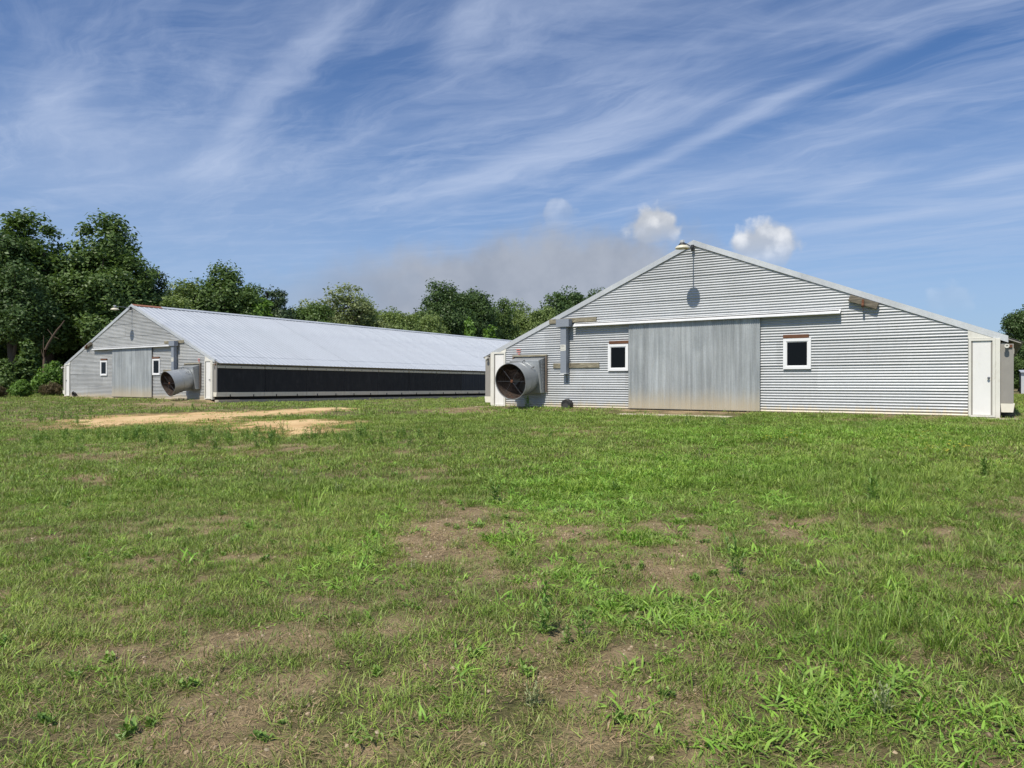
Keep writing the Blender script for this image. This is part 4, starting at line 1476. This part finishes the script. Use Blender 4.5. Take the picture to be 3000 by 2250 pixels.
OAKS = 'big dark oaks at the left edge of the wood'
sky_tree('oak_tree', 'oak_a', -75, 628, 17, 1.15, 0.4, 'leaf_dark', 'dark oak cut off by the left edge of the photo', OAKS)
sky_tree('oak_tree', 'lobed', 128, 606, 16, 1.25, 0.15, 'leaf_oak', 'tallest dark oak with a rounded head, second from the left edge', OAKS)
sky_tree('oak_tree', 'lobed', 272, 612, 15, 1.15, 3.3, 'leaf_oak', 'tall dark oak with a narrow head, just left of the far barn peak', OAKS)
sky_tree('oak_tree', 'oak_b', 330, 735, 12, 1.25, 1.2, 'leaf_oak', 'broad lower oak bulging out beside the far barn peak', OAKS)
sky_tree('oak_tree', 'oak_a', 40, 770, 13.5, 1.25, 2.2, 'leaf_dark', 'broad oak below the tallest crown near the left edge', OAKS)
sky_tree('pine_tree', 'pine', 432, 770, 16, 1.3, 0.6, 'leaf_pine', 'dark pine behind the far barn peak, right of the big oaks')
sky_tree('olive_tree', 'airy', 512, 800, 13, 1.2, 0.9, 'leaf_olive', 'light feathery tree between the dark pine and the pointed tree')
sky_tree('broadleaf_tree', 'dense', 500, 842, 11, 1.2, 1.9, 'leaf_olive', 'round olive green tree under the feathery one behind the ridge')
sky_tree('broadleaf_tree', 'spire', 640, 758, 12, 1.22, 0.3, 'leaf_oak', 'tall tree with upright pointed shoots behind the pale ridge')
sky_tree('broadleaf_tree', 'oak_b', 725, 822, 12.5, 1.0, 2.1, 'leaf_oak', 'round tree on the right shoulder of the pointed tree')
sky_tree('pine_tree', 'pine', 800, 830, 13, 1.25, 2.0, 'leaf_pine', 'dark bushy pine standing behind the bright green sapling')
sky_tree('sapling', 'sapling', 768, 866, 9, 1.2, 0.7, 'leaf_bright', 'bright green sapling before the dark pine, left half of the ridge')
sky_tree('airy_tree', 'airy', 985, 818, 14, 1.35, 0.1, 'leaf_grey', 'thin grey green tree with sky showing through its top', None)
sky_tree('broadleaf_tree', 'spire', 1065, 858, 13, 1.05, 1.3, 'leaf_olive', 'olive tree with ragged top right of the thin grey green tree')
sky_tree('broadleaf_tree', 'dense_b', 900, 880, 12, 1.1, 0.5, 'leaf_oak', 'low dense tree left of the thin grey green tree')
sky_tree('broadleaf_tree', 'dense', 1150, 893, 12, 1.0, 2.7, 'leaf_olive', 'low light green tree in the dip of the tree line')
sky_tree('broadleaf_tree', 'oak_a', 1312, 820, 12, 1.05, 0.9, 'leaf_dark', 'big round dark tree left of the near barn roof')
sky_tree('broadleaf_tree', 'dense_b', 1392, 838, 12, 0.9, 2.2, 'leaf_dark', 'dark tree on the right shoulder of the big round one')
sky_tree('broadleaf_tree', 'dense', 1260, 905, 10, 0.95, 1.4, 'leaf_olive', 'rounded olive tree at the foot of the big round dark one')
sky_tree('broadleaf_tree', 'oak_b', 1455, 872, 12, 0.85, 0.2, 'leaf_oak', 'small round tree in the notch before the near barn roof')
sky_tree('airy_tree', 'airy', 1525, 868, 13, 1.0, 2.0, 'leaf_olive', 'pale loose tree just left of the darkest tree behind the near barn')
sky_tree('broadleaf_tree', 'dense', 1660, 834, 12, 0.95, 0.6, 'leaf_dark', 'dark spreading tree meeting the left slope of the near barn roof')
sky_tree('broadleaf_tree', 'oak_a', 1720, 842, 12, 0.75, 2.9, 'leaf_dark', 'dark tree half hidden behind the near barn roof slope')
sky_tree('broadleaf_tree', 'dense_b', 1590, 890, 9, 0.8, 1.0, 'leaf_olive', 'brownish green tree below the pale loose one')
sky_tree('sapling', 'sapling', 1376, 925, 6.0, 0.8, 1.5, 'leaf_bright', 'taller bright sapling above the far end of the pale ridge')
sky_tree('sapling', 'sapling', 1436, 948, 6.0, 1.1, 0.2, 'leaf_bright', 'shorter bright sapling above the far end of the pale ridge')
GF = 'close trees that fill the wood behind'
rr = random.Random(12)
for i, px in enumerate(range(-160, 1860, 62)):
    top = 985 if px < 60 else (900 if px < 420 else (905 if px < 700 else (915 if px < 1200 else 905)))
    for off, dt in ((21, 0), (29, -18)):
        if px > 1500 and off > 20:
            continue
        sky_tree('wood_tree', rr.choice(['dense', 'dense_b', 'oak_b']), px + rr.uniform(-18, 18) + (30 if off > 20 else 0), top + dt + rr.uniform(-14, 22), off, rr.uniform(1.0, 1.35), rr.uniform(0, 6), rr.choice(['leaf_oak', 'leaf_dark', 'leaf_olive', 'leaf_oak']),
                 'green tree in the close wood that fills in behind the taller crowns', GF)
# bushes and brush at the left, before the dark wood


def ground_bush(name, key, px, top, Y, wide, rz, mat, label, cat, group=None):
    x = (px - 1500) / 2100 * Y
    H = EYE + (1110 - top) / 2100 * Y - float(ground(x, Y))
    return tree(name, key, x, Y, H, wide, rz, M[mat], label, cat, group)


ground_bush('bush', 'shrub', 150, 1048, 51.5, 0.9, 0.4, 'leaf_bright', 'bright leafy bush left of the far barn corner', 'bush')
ground_bush('bush', 'shrub', 60, 1102, 48.5, 1.2, 1.3, 'leaf_bright', 'low bright bush on the grass edge near the left edge', 'bush')
ground_bush('bush', 'shrub', 15, 1040, 52.0, 0.8, 2.3, 'leaf_oak', 'mid green bush by the left edge behind the low bright one', 'bush')
ground_bush('bush', 'brush', 150, 1108, 49.5, 1.0, 0.1, 'leaf_brown', 'brown tangled brush beside the far barn corner', 'bush')
ground_bush('bush', 'brush', -10, 1118, 48.5, 1.0, 1.1, 'leaf_brown', 'brown tangled brush at the left edge of the grass', 'bush')
ground_bush('vine_stump', 'sapling', 82, 985, 53.0, 1.4, 1.9, 'leaf_oak', 'broken tree stump wrapped in climbing leaves', 'tree')
ground_bush('bush', 'shrub', 225, 1070, 64.0, 0.9, 0.9, 'leaf_oak', 'green bush half hidden behind the far barn corner', 'bush')
# bare leaning dead trunk in front of the dark wood
Yd = 52.5
dp = lambda px, py: Vector(((px - 1500) / 2100 * Yd, Yd, EYE + (1110 - py) / 2100 * Yd))
base = dp(128, 1090)
base.z = float(ground(base.x, base.y)) - 0.1
dt = empty('dead_tree', base)
tag(dt, 'bare brown dead trunk leaning right before the dark wood', 'tree')
path = [base, dp(130, 1050), dp(134, 1020), dp(142, 1003), dp(155, 982), dp(168, 963), dp(181, 948), dp(190, 935)]
MB().tube([p - base for p in path], [0.11, 0.095, 0.085, 0.08, 0.07, 0.06, 0.05, 0.03], 8).build('trunk', M['dead_bark'], dt, smooth=50)
for pts, r in (([dp(155, 982), dp(150, 972), dp(140, 960)], 0.028), ([dp(157, 982), dp(166, 985), dp(174, 989)], 0.025), ([dp(130, 1050), dp(128, 1010), dp(129, 978)], 0.035), ([dp(129, 1045), dp(124, 1030), dp(121, 1018)], 0.028)):
    MB().tube([p - base for p in pts], [r, r * 0.8, r * 0.4], 6).build('branch', M['dead_bark'], dt, smooth=50)
# trees at the far right
for (px, top, Y, key, wide, rz, mat, label) in ((3010, 872, 118, 'oak_b', 0.95, 0.4, 'leaf_dark', 'dark tree at the right edge above the grey metal shed'),
                                               (2935, 968, 132, 'dense', 0.8, 1.2, 'leaf_oak', 'smaller tree at the right edge just above the near barn eave')):
    x = (px - 1500) / 2100 * Y
    tree('broadleaf_tree', key, x, Y, EYE + (1110 - top) / 2100 * Y - float(ground(x, Y)), wide, rz, M[mat], label)
for i in range(9):
    x = 74 + i * 9
    Y = 138 - i * 4
    tree('wood_tree', 'dense_b', x, Y, 8.5 + rr.uniform(-1, 1.5), 1.25, i * 1.3, M['leaf_oak'], 'green tree in the far row beyond the metal shed', 'tree', 'far row of trees beyond the shed')

# ------------------------------------------------------------------ grass and weeds


def blades(g, n, rad, h, w, lean, curl, seg=3, flat=False):
    """a tuft: n bent, tapering blades around a centre"""
    V = []
    F = []
    T = []
    for i in range(n):
        a = g.uniform(0, 2 * math.pi)
        r = rad * math.sqrt(g.uniform(0, 1))
        b = g.uniform(0, 2 * math.pi) if g.random() < 0.4 else a + g.normal(0, 0.6)
        base = np.array([r * math.cos(a), r * math.sin(a), 0.004 if flat else -0.008])
        L = h * g.uniform(0.55, 1.25)
        e = g.uniform(*lean)
        d = np.array([math.cos(b) * math.sin(e), math.sin(b) * math.sin(e), math.cos(e)])
        sd = np.array([-math.sin(b + g.normal(0, .5)), math.cos(b + g.normal(0, .5)), 0.0])
        c = g.uniform(*curl)
        k = len(V)
        tn = g.random()
        p = base.copy()
        ww = w * g.uniform(0.7, 1.25)
        for j in range(seg + 1):
            t = j / seg
            wd = ww * (1 - t ** 1.6) * (0.75 + 0.5 * t if t < 0.5 else 1.0)
            if j == seg:
                V.append(p.copy())
                T.append(tn)
            else:
                V.append(p - sd * wd / 2)
                V.append(p + sd * wd / 2)
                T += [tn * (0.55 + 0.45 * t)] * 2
            p = p + d * L / seg
            d = d + np.array([math.cos(b), math.sin(b), 0]) * c * 0.3 + np.array([0, 0, -1.0]) * c * 0.35
            d /= np.linalg.norm(d)
            if p[2] < 0.004:
                p[2] = 0.004
        for j in range(seg - 1):
            q = k + 2 * j
            F.append((q, q + 1, q + 3, q + 2))
        q = k + 2 * (seg - 1)
        F.append((q, q + 1, q + 2))
    return V, F, T


def weed(g, stems, h, leaf, wd, per):
    """upright weed: stems carrying narrow leaves"""
    V = []
    F = []
    T = []

    def quad(p, d, sd, L, w, t):
        k = len(V)
        m = p + d * L * 0.5 + np.array([0, 0, 0.1 * L])
        e = p + d * L
        V.extend([p, m - sd * w / 2, e, m + sd * w / 2])
        T.extend([t * .8, t, t, t])
        F.append((k, k + 1, k + 2, k + 3))
    for s in range(stems):
        a = g.uniform(0, 6.28)
        e = g.uniform(0.03, 0.42)
        H = h * g.uniform(0.6, 1.15)
        d = np.array([math.cos(a) * math.sin(e), math.sin(a) * math.sin(e), math.cos(e)])
        b0 = np.array([g.normal(0, .02), g.normal(0, .02), -0.01])
        k = len(V)
        sd = np.array([-math.sin(a), math.cos(a), 0]) * 0.0035
        V.extend([b0 - sd, b0 + sd, b0 + d * H + sd * .4, b0 + d * H - sd * .4])
        T.extend([.3] * 4)
        F.append((k, k + 1, k + 2, k + 3))
        for i in range(per):
            t = (i + 1) / per
            p = b0 + d * H * t
            la = g.uniform(0, 6.28)
            el = 0.2 + 0.9 * t * g.uniform(0.5, 1.1)
            dd = np.array([math.cos(la) * math.cos(el), math.sin(la) * math.cos(el), math.sin(el)])
            quad(p, dd, np.array([-math.sin(la), math.cos(la), 0]), leaf * g.uniform(.7, 1.2) * (1.1 - .4 * t), wd, g.random())
    return V, F, T


def flower(g, n):
    V = []
    F = []
    T = []
    for i in range(n):
        c = np.array([g.normal(0, .08), g.normal(0, .08), g.uniform(.05, .12)])
        r = .011
        k = len(V)
        for j in range(5):
            a = j * 6.28 / 5
            V.append(c + np.array([r * math.cos(a), r * math.sin(a), .002 * (j % 2)]))
            T.append(g.random())
        F.append((k, k + 1, k + 2, k + 3, k + 4))
    return V, F, T


def source(name, vft, mat):
    V, F, T = vft
    me = bpy.data.meshes.new(name)
    me.from_pydata([tuple(v) for v in V], [], F)
    at = me.attributes.new('tone', 'FLOAT', 'POINT')
    at.data.foreach_set('value', np.array(T, np.float32))
    me.materials.append(mat)
    return bpy.data.objects.new(name, me)


g = np.random.default_rng(77)
SRC = {}


def coll(key, objs):
    c = bpy.data.collections.new(key)
    for o in objs:
        c.objects.link(o)
    SRC[key] = (c, len(objs))


coll('lawn_clumps', [source('lawn_clump', blades(g, 24, .075, .062, .0050, (.15, 1.2), (.2, 1.0)), M['grass']) for i in range(6)])
coll('mid_clumps', [source('mid_clump', blades(g, 30, .17, .075, .0105, (.15, 1.15), (.2, .9)), M['grass']) for i in range(5)])
coll('far_clumps', [source('far_clump', blades(g, 30, .36, .085, .024, (.1, 1.1), (.2, .9), 2), M['grass']) for i in range(5)])
coll('tall_clumps', [source('tall_clump', blades(g, 26, .075, .15, .0055, (.1, .75), (.15, .7), 4), M['grass']) for i in range(4)])
coll('crab_clumps', [source('crab_clump', blades(g, 18, .085, .082, .0125, (.45, 1.4), (.5, 1.5), 4), M['crab']) for i in range(6)])
coll('thatch_clumps', [source('thatch_clump', blades(g, 34, .13, .05, .0032, (1.15, 1.55), (-.2, .35), 2, True), M['thatch']) for i in range(5)])
coll('weed_clumps', [source('weed_clump', weed(g, 5, .24, .075, .016, 12), M['weed']) for i in range(5)])
coll('silver_clumps', [source('silver_clump', weed(g, 7, .13, .035, .010, 9), M['silver']) for i in range(3)])
coll('leafy_clumps', [source('leafy_clump', weed(g, 6, .045, .05, .022, 5), M['weed']) for i in range(3)])
coll('flower_clumps', [source('flower_clump', flower(g, 9), M['yellow']) for i in range(3)])


def clod(g):
    bm = bmesh.new()
    bmesh.ops.create_icosphere(bm, subdivisions=1, radius=0.011)
    for v in bm.verts:
        v.co *= g.uniform(0.65, 1.3)
        v.co.z *= 0.7
    V = [tuple(v.co) for v in bm.verts]
    F = [tuple(v.index for v in f.verts) for f in bm.faces]
    bm.free()
    return V, F, [g.random()] * len(V)


coll('clods', [source('clod', clod(g), M['clod']) for i in range(5)])


def scatter_tree(key):
    t = bpy.data.node_groups.new('scatter_' + key, 'GeometryNodeTree')
    t.interface.new_socket('Geometry', in_out='INPUT', socket_type='NodeSocketGeometry')
    t.interface.new_socket('Geometry', in_out='OUTPUT', socket_type='NodeSocketGeometry')
    n = t.nodes
    i = n.new('NodeGroupInput')
    o = n.new('NodeGroupOutput')
    ip = n.new('GeometryNodeInstanceOnPoints')
    ci = n.new('GeometryNodeCollectionInfo')
    ci.inputs['Collection'].default_value = SRC[key][0]
    ci.inputs['Separate Children'].default_value = True
    ci.inputs['Reset Children'].default_value = True
    ip.inputs['Pick Instance'].default_value = True

    def na(name, kind):
        a = n.new('GeometryNodeInputNamedAttribute')
        a.data_type = kind
        a.inputs[0].default_value = name
        return [s for s in a.outputs if s.enabled][0]
    t.links.new(i.outputs[0], ip.inputs['Points'])
    t.links.new(ci.outputs[0], ip.inputs['Instance'])
    t.links.new(na('pick', 'INT'), ip.inputs['Instance Index'])
    t.links.new(na('turn', 'FLOAT_VECTOR'), ip.inputs['Rotation'])
    t.links.new(na('size', 'FLOAT_VECTOR'), ip.inputs['Scale'])
    t.links.new(ip.outputs[0], o.inputs[0])
    return t


def scatter(name, key, x, y, size, tint, dry, label, tilt=0.12):
    n = len(x)
    z = ground(x, y)
    me = bpy.data.meshes.new(name)
    me.vertices.add(n)
    me.vertices.foreach_set('co', np.stack([x, y, z], 1).astype(np.float32).ravel())
    me.update()

    def at(nm, kind, arr, field):
        a = me.attributes.new(nm, kind, 'POINT')
        a.data.foreach_set(field, arr.ravel())
    at('pick', 'INT', rng.integers(0, SRC[key][1], n).astype(np.int32), 'value')
    at('turn', 'FLOAT_VECTOR', np.stack([rng.normal(0, tilt, n), rng.normal(0, tilt, n), rng.uniform(0, 6.283, n)], 1).astype(np.float32), 'vector')
    at('size', 'FLOAT_VECTOR', np.stack([size, size, size * rng.uniform(.8, 1.2, n)], 1).astype(np.float32), 'vector')
    at('tint', 'FLOAT', np.clip(tint, 0, 1.3).astype(np.float32), 'value')
    at('dry', 'FLOAT', np.clip(dry, 0, 1).astype(np.float32), 'value')
    o = link(name, me)
    md = o.modifiers.new('scatter', 'NODES')
    md.node_group = scatter_tree(key)
    tag(o, label, 'grass', None, 'stuff')
    return o


def wedge(n, y0, y1, power=1.0):
    """random spots over the part of the yard in view, and a margin each side"""
    t = rng.random(n)
    y = np.sqrt(y0 ** 2 + t * (y1 ** 2 - y0 ** 2)) if power == 1 else y0 * (y1 / y0) ** t
    x = rng.uniform(-1, 1, n) * (y * 0.76 + 2.2)
    return x, y


def off_barns(x, y):
    u, v = barn_uv(x, y)
    ok = np.ones(len(x), bool)
    for u0 in (0.0, -(W + GAP)):
        ok &= ~((u > u0 - 0.5) & (u < u0 + W + 0.5) & (v > -0.05))
    ok &= ~((u > 5.8) & (u < 10.3) & (v > -2.3) & (v < 0) & (rng.random(len(x)) < 0.95))
    ok &= ~((u > 15.9) & (u < 17.2) & (v > -0.7) & (v < 0.1))
    return ok


def layer(name, key, n, y0, y1, prob, size, tintf, dryf, label, power=1.0, tilt=0.12):
    x, y = wedge(n, y0, y1, power)
    F = fields(x, y)
    keep = (rng.random(n) < np.clip(prob(x, y, *F), 0, 1)) & off_barns(x, y)
    x, y = x[keep], y[keep]
    F = [a[keep] for a in F]
    k = len(x)
    return scatter(name, key, x, y, size * rng.uniform(.65, 1.4, k), tintf(*F) + rng.normal(0, .16, k), dryf(*F) + np.clip(rng.normal(0, .16, k), -.1, .6), label, tilt)


LAWN_T = lambda cov, b, lu, fi, n1, n2, s: .42 + .9 * (n1 - .5) + .30 * lu - .22 * fi + .5 * (n2 - .5)
LAWN_D = lambda cov, b, lu, fi, n1, n2, s: .12 + .35 * np.clip(.6 - cov, 0, 1) + .5 * np.clip(n1 - .55, 0, 1) - .15 * lu - .1 * fi
NODRY = lambda *a: a[0] * 0
layer('lawn_grass', 'lawn_clumps', 42000, 2.2, 11.0, lambda x, y, cov, b, lu, fi, n1, n2, s: cov * 1.15 + .05, 1.0, LAWN_T, LAWN_D, 'short green lawn grass in the near part of the yard', tilt=.2)
layer('lawn_grass', 'mid_clumps', 42000, 9.5, 24.0, lambda x, y, cov, b, lu, fi, n1, n2, s: cov * 1.1 + .03, 1.0, LAWN_T, LAWN_D, 'short green lawn grass in the middle of the yard', tilt=.15)
layer('lawn_grass', 'far_clumps', 30000, 22.0, 75.0, lambda x, y, cov, b, lu, fi, n1, n2, s: cov * 1.1, 1.0, lambda *a: LAWN_T(*a) + .05, LAWN_D, 'short green lawn grass in the far part of the yard')
layer('tall_grass', 'tall_clumps', 26000, 2.4, 20.0, lambda x, y, cov, b, lu, fi, n1, n2, s: np.clip(fi, 0, 1) * cov * 1.1 + .035 * cov, 1.0, lambda cov, b, lu, fi, n1, n2, s: .35 + .5 * (n2 - .5), lambda *a: LAWN_D(*a) * .6, 'longer fine grass in soft drifts on the right of the yard')
layer('crabgrass', 'crab_clumps', 190000, 2.4, 30.0, lambda x, y, cov, b, lu, fi, n1, n2, s: (np.clip(lu * 1.9 - .12, 0, 1.4) + .01 + .06 * sstep(-1.5, 1.5, x)) * np.clip((n2 - .33) * 4.5, 0, 1) + (.02 + .07 * sstep(-1.5, 1.5, x)) * sstep(.50, .64, n2), 1.12, lambda cov, b, lu, fi, n1, n2, s: .5 + .3 * (n1 - .5), lambda *a: a[0] * 0 + .03, 'bright broad bladed crabgrass in patches across the yard', tilt=.2)
layer('dry_thatch', 'thatch_clumps', 42000, 2.2, 15.0, lambda x, y, cov, b, lu, fi, n1, n2, s: (.42 + .5 * np.clip(b, 0, 1)) * sstep(-.2, .3, s), 1.0, lambda cov, b, lu, fi, n1, n2, s: .3 + .5 * n1, NODRY, 'dead tan grass lying flat between the green tufts', tilt=.05)
layer('dry_thatch', 'thatch_clumps', 24000, 13.0, 34.0, lambda x, y, cov, b, lu, fi, n1, n2, s: np.clip(b, 0, 1) * .8 * sstep(-.2, .3, s), 1.9, lambda cov, b, lu, fi, n1, n2, s: .3 + .5 * n1, NODRY, 'dead tan grass in the far bare patches', tilt=.05)
layer('broadleaf_weeds', 'weed_clumps', 9000, 5.0, 34.0, lambda x, y, cov, b, lu, fi, n1, n2, s: np.clip(WEEDY(x, y) * 1.3 - .15, 0, 1) * np.clip((n2 - .32) * 3, 0, 1) * sstep(-.4, .4, s) * .8 + .003 * sstep(-.4, .2, s), 1.0, lambda cov, b, lu, fi, n1, n2, s: .4 + .4 * (n1 - .5), NODRY, 'dark upright weeds along the near side of the sandy track')
layer('silver_weeds', 'silver_clumps', 9000, 2.6, 24.0, lambda x, y, cov, b, lu, fi, n1, n2, s: np.clip(SILV(x, y) - .1, 0, 1) * .4 + .004, .8, lambda cov, b, lu, fi, n1, n2, s: .5 + 0 * n1, NODRY, 'pale silvery weeds in small tufts among the grass')
layer('low_weeds', 'leafy_clumps', 14000, 2.4, 13.0, lambda x, y, cov, b, lu, fi, n1, n2, s: .03 + .16 * np.clip(b, 0, 1) * np.clip((n2 - .4) * 3, 0, 1), .75, lambda cov, b, lu, fi, n1, n2, s: .6 + 0 * n1, NODRY, 'small leafy weeds flat on the bare soil in the foreground')
layer('soil_clods', 'clods', 26000, 2.2, 9.5, lambda x, y, cov, b, lu, fi, n1, n2, s: (.10 + .8 * np.clip(b, 0, 1)) * np.clip(1.1 - cov, 0, 1), 1.0, lambda *a: a[0] * 0 + .5, NODRY, 'small clods and pebbles lying on the bare soil in the foreground', tilt=.6)
YEL = Blobs([(2700, 1330, 160, 20, .8), (2330, 1300, 90, 10, .8), (2700, 1300, 90, 10, .6), (2960, 1440, 40, 12, .5)])
layer('yellow_flowers', 'flower_clumps', 5000, 9.0, 24.0, lambda x, y, *a: np.clip(YEL(x, y) - .12, 0, 1) * .8, 1.7, lambda *a: a[0] * 0 + .5, NODRY, 'tiny yellow flowers scattered in the grass before the near barn')

# single plants that stand out


def plant(key, i, px, py, s, rz, name, label, cat, group=None):
    p = on_ground(px, py)
    srcs = list(SRC[key][0].objects)
    o = bpy.data.objects.new(name, srcs[i % len(srcs)].data)
    COL.objects.link(o)
    o.location = (p[0], p[1], float(ground(p[0], p[1])))
    o.rotation_euler = (0, 0, rz)
    o.scale = (s, s, s)
    o['tint'] = 0.6
    o['dry'] = 0.0
    tag(o, label, cat, group)
    return o


plant('tall_clumps', 0, 898, 1495, 2.3, 0.3, 'grass_tuft', 'tall thin dark grass tuft alone in the lawn, left of the middle', 'grass tuft')
plant('weed_clumps', 0, 1590, 1862, 1.15, 1.0, 'weed', 'upright feathery weed on bare soil, larger one of a pair', 'weed')
plant('weed_clumps', 1, 1700, 1872, 0.95, 2.0, 'weed', 'upright feathery weed right of the larger one on bare soil', 'weed')
plant('weed_clumps', 2, 1664, 1892, 0.6, 0.0, 'weed', 'smallest feathery weed in front of the pair on bare soil', 'weed')
plant('tall_clumps', 1, 2068, 2050, 1.35, 0.8, 'grass_tuft', 'round bushy grass tuft on the brown soil in the right foreground', 'grass tuft')
plant('crab_clumps', 2, 905, 1810, 1.3, 0.5, 'weed', 'bright green rosette weed in the left foreground lawn', 'weed')
plant('crab_clumps', 3, 1855, 2080, 1.55, 0.9, 'grass_tuft', 'broad bladed crabgrass plant left of the bushy tuft', 'grass tuft')
plant('weed_clumps', 3, 2562, 1470, 1.5, 0.9, 'weed', 'small dark upright weed in the right hand grass', 'weed')
for i, (px, py, s, lb) in enumerate(((2226, 1206, 1.9, 'weed growing at the right foot of the near barn sliding doors'), (1735, 1196, 2.3, 'dry wiry weed at the near barn wall right of the black arched box'),
                                     (2518, 1212, 2.0, 'thin tall weed at the foot of the near barn right hand wall'), (1545, 1196, 2.2, 'dry weed in the shade under the near exhaust fan'), (2330, 1208, 1.3, 'low weed at the near barn wall below its right window'))):
    plant('weed_clumps', i, px, py, s, i * 1.1, 'weed', lb, 'weed')
